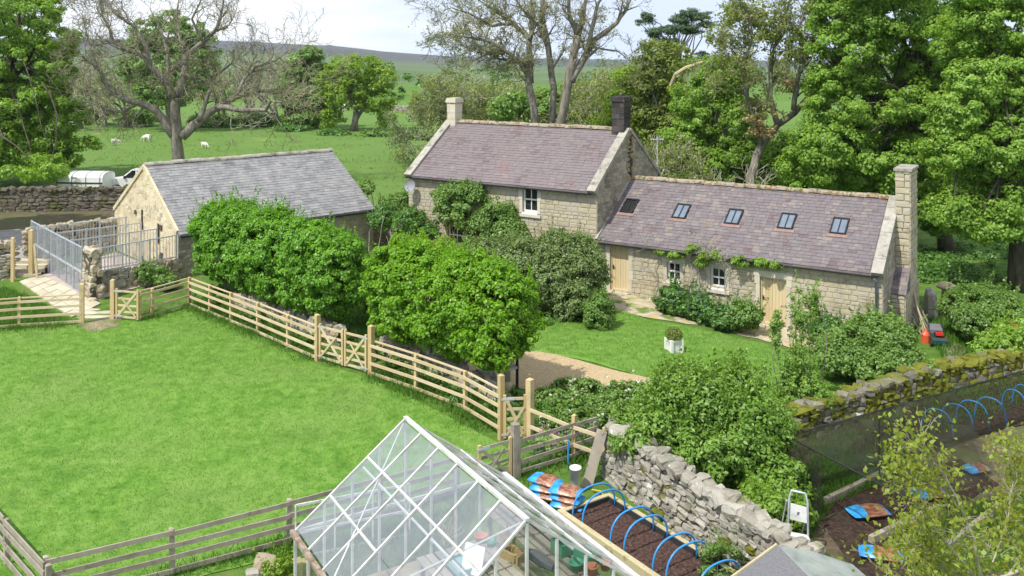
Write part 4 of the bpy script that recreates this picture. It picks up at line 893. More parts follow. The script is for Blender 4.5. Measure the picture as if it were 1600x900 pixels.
# ------------------------------------------------------------------ galvanised kennel railings
def railing(name, label, a, b, h, npan, group=None, mid=True, z0=.06, gap=.11):
    a, b = V3(a), V3(b); t = thing(name, label, 'railing', a, group); t['kind'] = 'thing'; up = V3((0, 0, 1)); L = (b - a).length; d = (b - a) / L
    for k in range(npan + 1):
        p = a + d * L * k / npan; MB().obox(p + up * (h / 2 + .0), d * .03, V3((-d.y, d.x, 0)) * .03, up * (h / 2 + .02)).build('upright', M_['galv'], t)
    for k in range(npan):
        p, q = a + d * (L * k / npan + .032), a + d * (L * (k + 1) / npan - .032)
        zs = [z0, h - .03] + ([h * .48] if mid else [])
        for z in zs: MB().bar(p + up * z, q + up * z, .04, .05 if z != h * .48 else .09).build('rail', M_['galv'], t)
        l = (q - p).length; n = max(2, int(l / gap))
        for i in range(1, n): MB().bar(p + d * l * i / n + up * (z0 + .026), p + d * l * i / n + up * (h - .056), .018, .018, up=V3((-d.y, d.x, 0))).build('bar', M_['galv'], t)
    return t
fa = A + od * 4.05 + gd * 7.7; fb = A + od * 3.95 + gd * .35
to3 = lambda p: V3((p.x, p.y, gh(p.x, p.y)))
railing('kennel_railing', 'front galvanised railing with a mid rail along the flagstone path', to3(fa), to3(fb), 2.05, 7, gap=.12)
for i, (s, lab) in enumerate(((.15, 'galvanised divider standing on the low rubble wall by the pier'), (2.2, 'second galvanised kennel divider from the stone pier'), (4.25, 'third galvanised kennel divider from the stone pier'), (6.3, 'galvanised kennel divider closest to the high buff wall'))):
    p, q = to3(A + od * (3.85 if i else 3.6) + gd * s - (gd * .25 if i == 0 else gd * 0)), to3(A + od * .12 + gd * s - (gd * .25 if i == 0 else gd * 0))
    if i == 0: p.z += .95; q.z += .95
    railing('kennel_divider', lab, p, q, 1.95 if i else 1.05, 3, 'galvanised kennel dividers', mid=False, gap=.13)
# ------------------------------------------------------------------ greenhouse
ZR, ZE, ZG = 3.1, 1.5, -.95
Rf, Rn = V3((-2.08, 17.78, ZR)), V3((.225, 13.9, ZR)); gdv = (Rn - Rf); GL = gdv.length; gdv.normalize()
MGH = frame((Rf.x, Rf.y), gdv)                       # u along the ridge towards the camera, +y to the right eave
HWd = 2.2; AL = M_['alu']
gh_ = thing('greenhouse', 'white aluminium framed greenhouse with dusty glass roof and dirty gutters', 'greenhouse', (Rf.x, Rf.y, ZG))
def GP(u, y, z): return (u, y, z)
ro_z = lambda y: ZR - (ZR - ZE) * abs(y) / HWd
nb = 6
for s, nm in ((-1, 'l'), (1, 'r')):
    for k in range(nb + 1):
        u = GL * k / nb; m = MB(MGH); e = .03 if 0 < k < nb else .035
        m.bar((u, s * .03, ZR - .01), (u, s * HWd, ZE), .036, .04); m.build('glazing_bar', AL, gh_)
        MB(MGH).bar((u, s * HWd, ZE), (u, s * HWd, ZG), .05, .04, up=(1, 0, 0)).build('wall_bar', AL, gh_)
        if k < nb:
            u2 = GL * (k + 1) / nb
            for (f0, f1) in ((.02, .36), (.36, .70), (.70, .985)):
                y0, y1 = s * HWd * f0, s * HWd * f1; q = [(u + .026, y0, ro_z(y0) - .004), (u2 - .026, y0, ro_z(y0) - .004), (u2 - .026, y1, ro_z(y1) + .004), (u + .026, y1, ro_z(y1) + .004)]
                lift = .006 * ((f0 < .3) + (f0 < .5)); q = [(a, b, c + lift) for a, b, c in q]
                MB(MGH).add(q, [(0, 1, 2, 3)]).build('pane', M_['glass'], gh_)
            MB(MGH).add([(u + .026, s * HWd, ZE - .05), (u2 - .026, s * HWd, ZE - .05), (u2 - .026, s * HWd, ZG + .1), (u + .026, s * HWd, ZG + .1)], [(0, 1, 2, 3)]).build('pane', M_['glass'], gh_)
    # lap bars across the roof
    for f, k0, k1 in ((.70, 0, 3.02), (.36, 0, 4.02), (.36, 4.03, 6)) if s < 0 else ((.55, 0, 6),):
        y = s * HWd * f; MB(MGH).bar((GL * k0 / nb, y, ro_z(y) + .012), (GL * k1 / nb, y, ro_z(y) + .012), .035, .03).build('cross_bar', AL, gh_)
    MB(MGH).bar((-.04, s * (HWd + .05), ZE - .01), (GL + .04, s * (HWd + .05), ZE - .01), .09, .07).build('gutter', M_['rusty'] if s < 0 else AL, gh_)
MB(MGH).bar((-.03, 0, ZR + .03), (GL + .03, 0, ZR + .02), .075, .05).build('ridge_bar', AL, gh_)
for u in (0, GL):
    MB(MGH).bar((u, -HWd, ZE), (u, HWd, ZE), .04, .05).build('tie_bar', AL, gh_)
    for y in (-1.65, -1.1, -.55, 0, .55, 1.1, 1.65):
        MB(MGH).bar((u, y, ZG), (u, y, ro_z(y) - .03), .045, .04, up=(1, 0, 0)).build('gable_bar', AL, gh_)
    ys = [-HWd, -1.65, -1.1, -.55, 0, .55, 1.1, 1.65, HWd]
    for a, b in zip(ys, ys[1:]):
        MB(MGH).add([(u, a + .02, ZG + .1), (u, b - .02, ZG + .1), (u, b - .02, ro_z(b) - .03), (u, a + .02, ro_z(a) - .03)], [(0, 1, 2, 3)]).build('pane', M_['glass'], gh_)
for p, q in (((.02, -.06, ZR - .06), (GL * .42, -HWd + .05, ZE + .03)), ((GL * .98, -.06, ZR - .06), (GL * .6, -HWd + .05, ZE + .03))): MB(MGH).bar(p, q, .02, .02).build('wind_brace', AL, gh_)
for y in (-.9, .9): MB(MGH).bar((.05, y, ro_z(y) - .06), (GL - .05, y, ro_z(y) - .06), .03, .03).build('purlin', AL, gh_)
ZP = .3; MB(MGH).box((.04, -HWd + .04, ZG - .1), (GL - .04, HWd - .04, ZP)).build('plinth', M_['earth'], gh_)
# glazed frame standing behind it
a, b = P(462, 790, .35), P(742, 742, .35)
fr = thing('glass_screen', 'clear glazed screen with thin white frame between the old fence and greenhouse', 'glass screen', (a.x, a.y, gh(a.x, a.y))); fr['kind'] = 'thing'
a, b = V3((a.x, a.y, 0)), V3((b.x - .55, b.y - .35, 0)); a.z = b.z = 0
a, b = V3(P(462, 790, .35)), V3(P(640, 757, .35)); a.z = b.z = 0
for z in (.35, -.25, -.8): MB().bar(a + V3((0, 0, z)), b + V3((0, 0, z)), .03, .05).build('rail', AL, fr)
for k in range(4):
    p = a.lerp(b, k / 3); MB().bar(p + V3((0, 0, gh(p.x, p.y))), p + V3((0, 0, .35)), .035, .035, up=(1, 0, 0)).build('upright', AL, fr)
    if k < 3:
        q = a.lerp(b, (k + 1) / 3); MB().quad(p + V3((0, 0, -.8)), q + V3((0, 0, -.8)), q + V3((0, 0, .33)), p + V3((0, 0, .33))).build('pane', M_['glass'], fr)
# staging and clutter inside
def put(name, label, cat, mb, mat, group=None):
    o = mb.build(name, mat); return tag(o, label, cat, group, 'thing')
st_ = thing('staging', 'slatted greenhouse staging bench under the roof glass', 'bench', (MGH @ V3((3.2, 0, ZG)))); zt = 1.35
for k in range(8): MB(MGH).box((1.7, -.55 + k * .17, zt - .04), (4.35, -.41 + k * .17, zt)).build('slat', OW, st_)
for u in (1.8, 4.2):
    for y in (-.5, .58): MB(MGH).box((u, y - .04, ZP), (u + .07, y + .04, zt - .042)).build('leg', OW, st_)
st2 = thing('staging', 'second slatted bench along the right wall of the greenhouse', 'bench', (MGH @ V3((3.2, 1.8, ZG))))
for k in range(4): MB(MGH).box((.8, 1.3 + k * .17, zt - .04), (4.35, 1.43 + k * .17, zt)).build('slat', OW, st2)
for u in (.9, 4.2):
    for y in (1.36, 1.88): MB(MGH).box((u, y - .04, ZP), (u + .07, y + .04, zt - .042)).build('leg', OW, st2)
def LB(px, py):
    q = MGH.inverted() @ P(px, py, zt); return q.x, q.y
def tray(u, y, a, b, h, ang=0, z=zt, wall=.02):
    m = MB(MGH @ Matrix.Translation((u, y, z + .003)) @ Matrix.Rotation(ang, 4, 'Z')); a, b = a / 2, b / 2
    m.box((-a, -b, 0), (a, b, .02)); m.box((-a, -b, .02), (-a + wall, b, h)); m.box((a - wall, -b, .02), (a, b, h)); m.box((-a + wall, -b, .02), (a - wall, -b + wall, h)); m.box((-a + wall, b - wall, .02), (a - wall, b, h)); return m
green = flat('green_plastic', (.06, .28, .16)); teal = flat('teal_plastic', (.22, .42, .42)); terra = mk('terracotta', [(.38, .14, .08), (.5, .22, .13)], 6, .8); wick = mk('basket_weave', [(.25, .17, .07), (.4, .3, .15)], 20, .9, .5)
put('seed_tray', 'pale teal seed tray under the lower roof glass', 'tray', tray(*LB(722, 885), .6, .42, .1), teal)
put('basket', 'shallow basket of stems on the greenhouse staging', 'basket', tray(*LB(803, 872), .42, .28, .14, .3, wall=.05), wick)
put('plastic_crate', 'upper green plastic crate at the far end of the right greenhouse bench', 'crate', tray(*LB(880, 862), .36, .3, .2), green, 'green crates')
put('plastic_crate', 'large green plastic crate mid way along the right greenhouse bench', 'crate', tray(*LB(918, 878), .4, .3, .2, .1), green, 'green crates')
def pot(u, y, z, r, h, mat, label, group=None, M=MGH):
    m = MB(M @ Matrix.Translation((u, y, z + .003))); n = 14
    pr = [(0, 0), (r * .72, 0), (r * .95, h * .8), (r * 1.05, h * .8), (r * 1.05, h), (r * .92, h), (r * .85, h * .5), (0, h * .45)]
    v = [(c * math.cos(6.283 * i / n), c * math.sin(6.283 * i / n), z_) for c, z_ in pr for i in range(n)]
    m.add(v, [(j * n + i, j * n + (i + 1) % n, (j + 1) * n + (i + 1) % n, (j + 1) * n + i) for j in range(len(pr) - 1) for i in range(n)])
    o = m.build('plant_pot', mat, smooth=True); return tag(o, label, 'plant pot', group, 'thing')
pot(*LB(900, 890), zt, .13, .14, green, 'wide green pot on the right greenhouse bench'); pot(*LB(946, 890), zt, .10, .14, terra, 'terracotta pot at the near end of the right greenhouse bench', None); pot(*LB(925, 897), zt, .11, .15, terra, 'broad terracotta pot nearest the right gable glass')
pot(*LB(752, 846), zt, .12, .12, terra, 'reddish pot in the middle of the slatted staging'); pot(*LB(768, 853), zt, .10, .1, green, 'small green pot beside the reddish pot on the staging')
m = MB(MGH @ Matrix.Translation((*LB(735, 898), zt + .01)) @ Matrix.Rotation(.5, 4, 'Z') @ Matrix.Rotation(-.35, 4, 'X')); m.box((-.2, 0, 0), (.2, .02, .46)); m.box((-.15, -.003, .08), (-.09, -.0005, .36))
put('white_board', 'white corrugated sheet propped up on the greenhouse staging', 'board', m, M_['white'])
m = MB(MGH @ Matrix.Translation((*LB(842, 884), zt + .0))); n = 10
for j in range(7):
    pass
m.tube([(-.35, -.05, .09), (-.15, 0, .11), (.1, .02, .12), (.3, .1, .08)], [.07, .10, .11, .06], 8); put('rolled_sheet', 'dark grey rolled sheet lying on the near end of the staging', 'roll', m, flat('grey_cloth', (.10, .10, .11), .9))
for k, (u, y) in enumerate((LB(788, 862), LB(700, 850))):
    m = MB(MGH)
    rb = random.Random(k)
    for i in range(14): m.bar((u + rb.uniform(-.12, .12), y + rb.uniform(-.1, .1), zt), (u + rb.uniform(-.3, .3), y + rb.uniform(-.25, .25), zt + rb.uniform(.3, .5)), .012, .012, up=(1, 0, 0))
    put('cane_bundle', 'bundle of brown canes leaning at the %s of the staging' % ('near end' if k == 0 else 'far end'), 'canes', m, wick)
# ------------------------------------------------------------------ raised bed with hoops
zb = -.42; B0, B1, B2 = P(882, 797, zb), P(952, 774, zb), P(1040, 905, zb); bd = (B2 - B0); bd.z = 0; bd.normalize(); B1 = B0 + (B1 - B0); side = (B1 - B0) - bd * (B1 - B0).dot(bd)
bwid = side.length; MBd = frame((B0.x, B0.y), bd); sgn = 1 if (MBd.inverted() @ B1).y > 0 else -1; BLn = 5.2
bed = thing('raised_bed', 'long timber edged raised bed of dark compost beside the greenhouse', 'raised bed', (B0.x, B0.y, -.9)); liner = flat('black_liner', (.03, .032, .035), .6)
yb0, yb1 = (0, bwid) if sgn > 0 else (-bwid, 0); ya, yz = (yb0, yb1)
MB(MBd).box((-.1, ya - .14, -1.0), (BLn, ya, zb)).build('board', M_['bedwood'], bed); MB(MBd).box((-.1, yz, -1.0), (BLn, yz + .12, zb - .02)).build('board', M_['bedwood'], bed); MB(MBd).box((-.1, ya + .002, -1.0), (.02, yz - .002, zb - .01)).build('board', M_['bedwood'], bed)
MB(MBd).box((.022, yz - .03, -.8), (BLn, yz - .002, zb - .03)).build('liner', liner, bed); MB(MBd).box((.022, ya + .004, -.8), (.045, yz - .032, zb - .03)).build('liner', liner, bed)
n1, n2 = 110, 26; r0 = random.Random(3); vv = [(BLn * i / n1, ya + (yz - ya) * j / n2, zb - .15 + r0.uniform(-.022, .022)) for i in range(n1 + 1) for j in range(n2 + 1)]
MB(MBd).add(vv, [(i * (n2 + 1) + j, (i + 1) * (n2 + 1) + j, (i + 1) * (n2 + 1) + j + 1, i * (n2 + 1) + j + 1) for i in range(n1) for j in range(n2)]).build('compost', mk('bark_compost', [(.03, .017, .013), (.075, .043, .035), (.14, .085, .07)], 14, .98, 1, 40, dist=.04, blotch=[((.20, .13, .11), 30, .66, .06)]), bed, kind='stuff')
hoopm = flat('blue_pipe', (.035, .26, .62), .35, .5)
def hoop(label, a, b, h, group, rad=.022, mat=hoopm, lean=V3((0, 0, 0))):
    a, b = V3(a), V3(b); m = MB(); pts = []; c = (a + b) / 2; n = 20
    for i in range(n + 1):
        t = math.pi * i / n; p = c + (a - c) * math.copysign(abs(math.cos(t)) ** .8, math.cos(t)); p.z = a.z + (b.z - a.z) * i / n + h * math.sin(t) ** .75 ; pts.append(p + lean * math.sin(t))
    pts[0].z -= .12; pts[-1].z -= .12; o = m.tube(pts, rad, 8).build('hoop', mat, smooth=True); return tag(o, label, 'hoop', group, 'thing')
ordn = ['blue hoop at the far end of the raised bed, nearest the leaning board', 'blue hoop second from the far end of the raised bed', 'third blue hoop along the raised bed from the far end', 'fourth blue hoop along the raised bed from the far end', 'fifth blue hoop along the raised bed from the far end', 'sixth blue hoop along the raised bed from the far end', 'blue hoop at the near end of the raised bed by the bottom edge']
for lab, u in zip(ordn, (.25, .62, 1.6, 2.05, 2.95, 3.35, 4.2)): hoop(lab, MBd @ V3((u, ya + .05, zb - .1)), MBd @ V3((u + .05, yz - .05, zb - .1)), .62, 'blue hoops over the raised bed')
# ------------------------------------------------------------------ compost bags
def bagmat(name, body):
    m = bpy.data.materials.new(name); m.use_nodes = True; nt = m.node_tree; b = nt.nodes['Principled BSDF']; b.inputs['Roughness'].default_value = .35; b.inputs['Specular IOR Level'].default_value = .5
    tc = nt.nodes.new('ShaderNodeTexCoord'); s = nt.nodes.new('ShaderNodeSeparateXYZ'); nt.links.new(tc.outputs['Generated'], s.inputs[0])
    nz = noisen(nt, 6, 3, .6, tc.outputs['Generated']); nz2 = noisen(nt, 4.5, 5, .7, tc.outputs['Generated'])
    c = ramp(nt, [(.09, .028, .015), (.17, .05, .025), (.26, .10, .05), (.38, .22, .13), (.13, .04, .02)], stretch(nt, nz2, .32, .7))
    x = mathn(nt, 'ADD', s.outputs['X'], mathn(nt, 'MULTIPLY', nz, .16)); k = mathn(nt, 'MULTIPLY', mathn(nt, 'GREATER_THAN', x, .43), mathn(nt, 'LESS_THAN', x, .96))
    k = mathn(nt, 'MULTIPLY', k, mathn(nt, 'GREATER_THAN', s.outputs['Z'], .35) if body else 1.0)
    bl = ramp(nt, [(.02, .20, .50), (.035, .33, .68), (.25, .55, .75)], stretch(nt, noisen(nt, 3, 2, .5, tc.outputs['Generated']), .35, .8))
    mx = nt.nodes.new('ShaderNodeMix'); mx.data_type = 'RGBA'; nt.links.new(k, mx.inputs[0]); nt.links.new(bl, mx.inputs[6]); nt.links.new(c, mx.inputs[7]); nt.links.new(mx.outputs[2], b.inputs['Base Color'])
    bn = nt.nodes.new('ShaderNodeBump'); bn.inputs['Strength'].default_value = .6; bn.inputs['Distance'].default_value = .02; nt.links.new(noisen(nt, 5, 3, .6, tc.outputs['Object']), bn.inputs['Height']); nt.links.new(bn.outputs[0], b.inputs['Normal']); return m
bagm = bagmat('printed_compost_sack', False)
def bag(label, loc, ang, L=.78, wd=.5, h=.2, group='compost sacks', seed=0, tilt=0):
    r = random.Random(seed); n1, n2 = 14, 9; v = []; f = []
    for s in (1, -1):
        b = len(v)
        for i in range(n1 + 1):
            for j in range(n2 + 1):
                x, y = -1 + 2 * i / n1, -1 + 2 * j / n2; q = max(0, (1 - abs(x) ** 3.2)) ** .6 * max(0, (1 - abs(y) ** 3)) ** .55
                z = s * h * .5 * q * (1 + .35 * noise.noise(V3((x * 2.2, y * 2.2, seed + s))))
                v.append((x * L / 2 * (1 - .05 * y * y), y * wd / 2 * (1 - .08 * x * x + .05 * noise.noise(V3((x * 3, seed, y)))), z + h * .42))
        for i in range(n1):
            for j in range(n2):
                q = (b + i * (n2 + 1) + j, b + (i + 1) * (n2 + 1) + j, b + (i + 1) * (n2 + 1) + j + 1, b + i * (n2 + 1) + j + 1); f.append(q if s > 0 else q[::-1])
    o = MB().add(v, f).build('compost_bag', bagm, smooth=True); o.location = loc; o.rotation_euler = (0, tilt, ang); return tag(o, label, 'compost bag', group, 'thing')
bs = G(868, 790); ang0 = math.radians(-28)
for i, (lab, dx_, dy_, dz, da) in enumerate((('bottom blue and brown compost bag of the left pile by the grey fence', -.18, .15, .0, .0), ('middle compost bag of the left pile by the grey fence', -.2, .18, .15, .1), ('top compost bag of the left pile, under the white bucket', -.24, .26, .30, -.08), ('bottom compost bag of the right pile next to the raised bed', .28, -.34, .0, .12), ('middle compost bag of the right pile next to the raised bed', .26, -.3, .15, -.05), ('top brown compost bag of the right pile next to the raised bed', .24, -.28, .30, .08))):
    bag(lab, (bs.x + dx_, bs.y + dy_, bs.z + .12 + dz), ang0 + da, L=.82, wd=.52, seed=i)
gpb = lambda x, y: G(x, y, .05)
bag('blue ended compost bag on the dark soil bed beyond the stepladder', gpb(1356, 804), math.radians(10), L=.98, wd=.55, seed=11)
bag('compost bag lying flat on soil near the bottom edge', gpb(1376, 871), math.radians(-18), L=.92, wd=.5, seed=12)
bag('compost bag half hidden by the spring leaves of the sapling', gpb(1452, 776), math.radians(5), L=.9, wd=.5, seed=13)
bag('farthest compost bag in the plot behind sapling twigs', gpb(1524, 737), math.radians(20), L=.7, wd=.45, seed=14)
p = bs + V3((.42, .42, .52)); pt = MB(Matrix.Translation((bs.x + .52, bs.y + .5, gh(bs.x + .5, bs.y + .5)))); n = 16
pr = [(.11, 0), (.14, .62), (.15, .62), (.15, .66), (.13, .66), (.10, .1), (0, .1)]
pt.add([(c * math.cos(6.283 * i / n), c * math.sin(6.283 * i / n), z_) for c, z_ in pr for i in range(n)], [(j * n + i, j * n + (i + 1) % n, (j + 1) * n + (i + 1) % n, (j + 1) * n + i) for j in range(len(pr) - 1) for i in range(n)])
o = pt.build('bucket', M_['white'], smooth=True); tag(o, 'tall white plastic bucket beside the compost bags', 'bucket', kind='thing')
lb0, lb1 = P(912, 778, -.9), P(941, 672, .62); o = MB().bar(lb0, lb1, .26, .09, up=(0, -1, .3)).build('leaning_board', OW); tag(o, 'thick grey board leaning against the end of the stone wall', 'board', kind='thing')
a, b = P(888, 742, -.75), P(888.5, 709, .1); b = V3((a.x, a.y, .15)); o = MB().tube([a, b], .028, 8).build('blue_pole', hoopm); tag(o, 'short blue pipe standing upright by the grey fence', 'pipe', kind='thing')
o = MB().tube([P(925, 765, -.6), P(940, 768, -.55), P(945, 780, -.6), P(930, 800, -.7), P(905, 805, -.8)], .02, 6).build('hose', flat('yellow_hose', (.55, .40, .05))); tag(o, 'loop of yellow hose at the end of the raised bed', 'hose', kind='thing')
# timber offcuts and rocks at the left of the greenhouse
tp_ = thing('timber_stack', 'small stack of pale sawn sleepers beside the greenhouse gutter', 'timber stack', G(452, 880)); tp_['kind'] = 'thing'
for k in range(5):
    c = V3((-4.75 + .04 * (k % 2), 19.05 + .25 * (k % 2), -.82 + .16 * (k // 2))); MB().obox(c, (.30, .16, 0), (-.05, .1, 0), (0, 0, .07)).build('sleeper', NW, tp_)
for k, (x, y, s, lab, mt) in enumerate(((413, 893, .5, 'pinkish boulder at the foot of the grey fence by the greenhouse', 'warmrock'), (432, 899, .4, 'buff boulder beside the pinkish one by the greenhouse', 'stone'), (395, 905, .3, 'small grey boulder lowest by the greenhouse', 'rock'))):
    p = G(x, y); v, f = UROCK[k]; o = MB(Matrix.Translation(p + V3((0, 0, s * .25))) @ Matrix.Diagonal((s, s * .8, s * .75, 1))).add(v, f).build('boulder', M_[mt]); tag(o, lab, 'boulder', kind='thing')
# ------------------------------------------------------------------ bunker with felt roof, stepladder
felt = mk('green_mineral_felt', [(.17, .20, .18), (.26, .29, .265), (.30, .33, .305)], 2.5, .95, .3, 60, blotch=[((.09, .10, .09), 2.2, .62, .1)]); felt2 = mk('grey_mineral_felt', [(.11, .11, .12), (.19, .19, .20)], 30, .95, .3, 60)
za_ = .75; a0 = P(1214, 851, za_); d0 = V3((.24, -1, 0)).normalized(); MBu = frame((a0.x, a0.y), d0)
bk = thing('bunker', 'felt roofed garden bunker at the bottom edge', 'shed', (a0.x, a0.y, -.9)); bk['kind'] = 'thing'
MB(MBu).add([(0, 0, za_), (3, 0, za_), (3, 1.75, za_ - .6), (0.15, 1.55, za_ - .5), (.05, .75, za_ - .2), (0.15, 1.55, za_ - .56), (3, 1.75, za_ - .66), (3, 0, za_ - .06), (0, 0, za_ - .06), (.05, .75, za_ - .26)], [(0, 1, 2, 3, 4), (3, 2, 6, 5), (0, 4, 9, 8), (4, 3, 5, 9), (8, 9, 5, 6, 7)]).build('roof_slope', felt, bk)
MB(MBu).add([(-.004, -.004, za_ + .004), (3, -.004, za_ + .004), (3, -1.3, za_ - .95), (-.25, -1.15, za_ - .85), (-.25, -1.15, za_ - .9), (3, -1.3, za_ - 1.0)], [(3, 2, 1, 0), (3, 4, 5, 2)]).build('roof_slope', felt2, bk)
MB(MBu).bar((-.26, -1.16, za_ - .84), (0, 0, za_ + .012), .05, .03).build('edge_trim', M_['bedwood'], bk)
MB(MBu).add([(.1, -1.0, -1), (2.9, -1.0, -1), (2.9, 1.5, -1), (.2, 1.4, -1), (.1, -1.0, za_ - .82), (2.9, -1.0, za_ - .82), (2.9, 1.5, za_ - .62), (.2, 1.4, za_ - .58), (.1, 0, za_ - .08), (2.9, 0, za_ - .08)], [(3, 2, 1, 0), (0, 1, 5, 4), (2, 3, 7, 6), (4, 5, 9, 8), (8, 9, 6, 7), (0, 4, 8, 7, 3), (1, 2, 6, 9, 5)]).build('body', OW, bk)
L0, L1 = P(1231, 857, -.35), P(1259, 861, -.35); T0, T1 = P(1244, 772, .78), P(1265, 778, .78)
L0, L1 = V3((6.02, 19.9, -.9)), V3((6.45, 19.75, -.9)); T0, T1 = L0 + V3((.13, .25, 1.45)), L1 + V3((.05, .25, 1.43))
ld = thing('stepladder', 'white aluminium stepladder standing behind the felt roofed bunker', 'ladder', L0); ld['kind'] = 'thing'
loopp = [L0, L0.lerp(T0, .9), T0 + (T1 - T0) * .12 + V3((0, 0, .04)), T1 - (T1 - T0) * .12 + V3((0, 0, .04)), L1.lerp(T1, .9), L1]
MB().tube(loopp, .024, 8).build('frame', M_['galv'], ld, True)
def lerp4(f): return L0.lerp(T0, f), L1.lerp(T1, f)
for f in (.2, .42):
    a, b = lerp4(f); MB().obox((a + b) / 2 + V3((0, -.06, 0)), (b - a) / 2 * .98, (0, .10, 0), (0, 0, .022)).build('tread', AL, ld)
a, b = lerp4(.62); c, d = lerp4(.84); pl = MB().add([a + V3((.03, -.03, 0)), b + V3((-.03, -.03, 0)), d + V3((-.03, -.03, 0)), c + V3((.03, -.03, 0)), a + V3((.03, .0, 0)), b + V3((-.03, .0, 0)), d + V3((-.03, 0, 0)), c + V3((.03, 0, 0))], BOXF).build('platform', AL, ld)
m_ = (a + b + c + d) / 4; MB().obox(m_ + V3((0, -.035, -.0)), (.035, 0, 0), (0, .004, 0), (0, 0, .03)).build('catch', M_['pipe'], pl)
for p in (L0, L1): MB().tube([p + V3((.02, .75, 0)), p + V3((.08, .28, 1.25))], .016, 6).build('rear_leg', AL, ld)
# ------------------------------------------------------------------ fruit cage and hoops on the right
zc = .9; c0 = P(1230, 681, zc); c1 = P(1605, 578, zc); c2 = P(1432, 787, zc)
cg = thing('fruit_cage', 'black netted fruit cage on thin poles over the vegetable plot', 'fruit cage', (c0.x, c0.y, gh(c0.x, c0.y))); cg['kind'] = 'thing'
def gz(p): return V3((p.x, p.y, gh(p.x, p.y)))
c01 = c0.lerp(c1, .44); c02 = c0.lerp(c2, .5); c3 = c1 + (c2 - c0) * .55
for p in (c0, c01, c1, c2, P(1374, 655, zc)): MB().tube([gz(p), p], .022, 6).build('pole', M_['black'], cg)
for a, b in ((c0, c1), (c0, c2), (c01, c01 + (c2 - c0) * .4)): MB().tube([a, b], .02, 6).build('rail', M_['black'], cg)
MB().quad(gz(c0) + V3((0, 0, .05)), gz(c1) + V3((0, 0, .05)), c1, c0).build('net_panel', M_['net'], cg)
cs_ = c0.lerp(c2, .3); MB().quad(gz(c0) + V3((0.02, 0, .05)), gz(cs_) + V3((0, 0, .05)), cs_, c0 + V3((.02, 0, 0))).build('net_panel', M_['net'], cg)
MB().quad(c0 + V3((.01, -.01, .012)), c2 + V3((0, 0, .012)), c2 + (c1 - c0) * .28 + V3((0, 0, .012)), c0.lerp(c1, .66) + V3((0, -.01, .012))).build('net_roof', M_['net'], cg)
for k, (x, y, w_, hh, lab) in enumerate(((1465, 664, 50, .95, 'nearest blue hoop of the tunnel in the vegetable plot'), (1495, 656, 52, .95, 'second blue hoop of the tunnel in the vegetable plot'), (1520, 650, 52, .95, 'third blue hoop of the tunnel in the vegetable plot'), (1548, 645, 50, .95, 'fourth blue hoop of the tunnel in the vegetable plot'), (1585, 632, 40, .95, 'farthest blue hoop of the tunnel at the right edge'), (1600, 622, 36, .9, 'blue hoop cut by the right edge of the photograph'))):
    a, b = G(x - w_ / 2, y + 10), G(x + w_ / 2, y + 24); hoop(lab, a, b, hh * .8, 'blue hoops in the vegetable plot')
for k, (x0, y0, x1, y1, lab) in enumerate(((1360, 851, 1466, 800, 'weathered timber edging board of the dark soil bed'), (1290, 790, 1382, 745, 'short timber edging behind the soil bed under the net'), (1480, 862, 1560, 800, 'timber edging half hidden by the sapling'))):
    a, b = G(x0, y0), G(x1, y1); o = MB().bar(a + V3((0, 0, .09)), b + V3((0, 0, .09)), .12, .2).build('edging_board', OW); tag(o, lab, 'board', 'bed edging boards', 'thing')
# ------------------------------------------------------------------ garden things
p = G(1053, 549); pl_ = thing('planter', 'square white planter with clipped box ball on the garden lawn', 'planter', p); s = .20; H = .42
MB(Matrix.Translation(p) @ Matrix.Rotation(.35, 4, 'Z')).box((-s, -s, 0), (s, s, H)).build('box', mk('weathered_white_paint', [(.50, .49, .48), (.68, .67, .66), (.74, .73, .72)], 4, .7), pl_)
mm = MB(Matrix.Translation(p) @ Matrix.Rotation(.35, 4, 'Z'))
for x in (-s, s):
    for y in (-s, s): mm.box((x - .045, y - .045, 0), (x + .045, y + .045, H + .04))
for y in (-s, s): mm.box((-s + .046, y - .03, H - .04), (s - .046, y + .03, H + .02)); mm.box((y - .03, -s + .046, H - .04), (y + .03, s - .046, H + .02))
mm.build('frame', M_['white'], pl_)
Vb, Qb, _ = foliage(5, [(p.x, p.y, p.z + H + .17, .26, .26, .24)], 200, 14, .08, .05, shell=.85); link('box_ball', npmesh('box_ball', Vb, Qb, LEAF['olive']), pl_)
# lawnmower
p = G(1466, 538); Mm = Matrix.Translation(p) @ Matrix.Rotation(math.radians(-105), 4, 'Z'); mw = thing('lawnmower', 'dark green lawnmower with grey grass box beside the shrubs', 'lawnmower', p); mg = flat('dark_green_paint', (.02, .06, .055), .4); mr = flat('red_plastic', (.6, .03, .02), .4); gr = flat('grey_fabric', (.16, .16, .18), .9)
d_ = MB(Mm); d_.add([(x, y, z) for z, e in ((.12, 1), (.26, 1), (.33, .72)) for x, y in ((-.38 * e, -.27 * e), (.42 * e, -.27 * e), (.42 * e, .27 * e), (-.38 * e, .27 * e))], [(3, 2, 1, 0)] + [(k * 4 + i, k * 4 + (i + 1) % 4, k * 4 + 4 + (i + 1) % 4, k * 4 + 4 + i) for k in (0, 1) for i in range(4)] + [(8, 9, 10, 11)]); d_.build('deck', mg, mw)
MB(Mm).tube([(.08, 0, .33), (.08, 0, .46), (.08, 0, .50)], [.17, .16, .06], 12).build('engine', M_['black'], mw); MB(Mm).box((.16, -.13, .40), (.30, .13, .50)).build('engine_cover', mr, mw)
for x in (-.3, .34):
    for y in (-.31, .31): MB(Mm).tube([(x, y - .03, .11), (x, y + .03, .11)], .11, 12).build('wheel', M_['black'] if x > 0 else mr, mw)
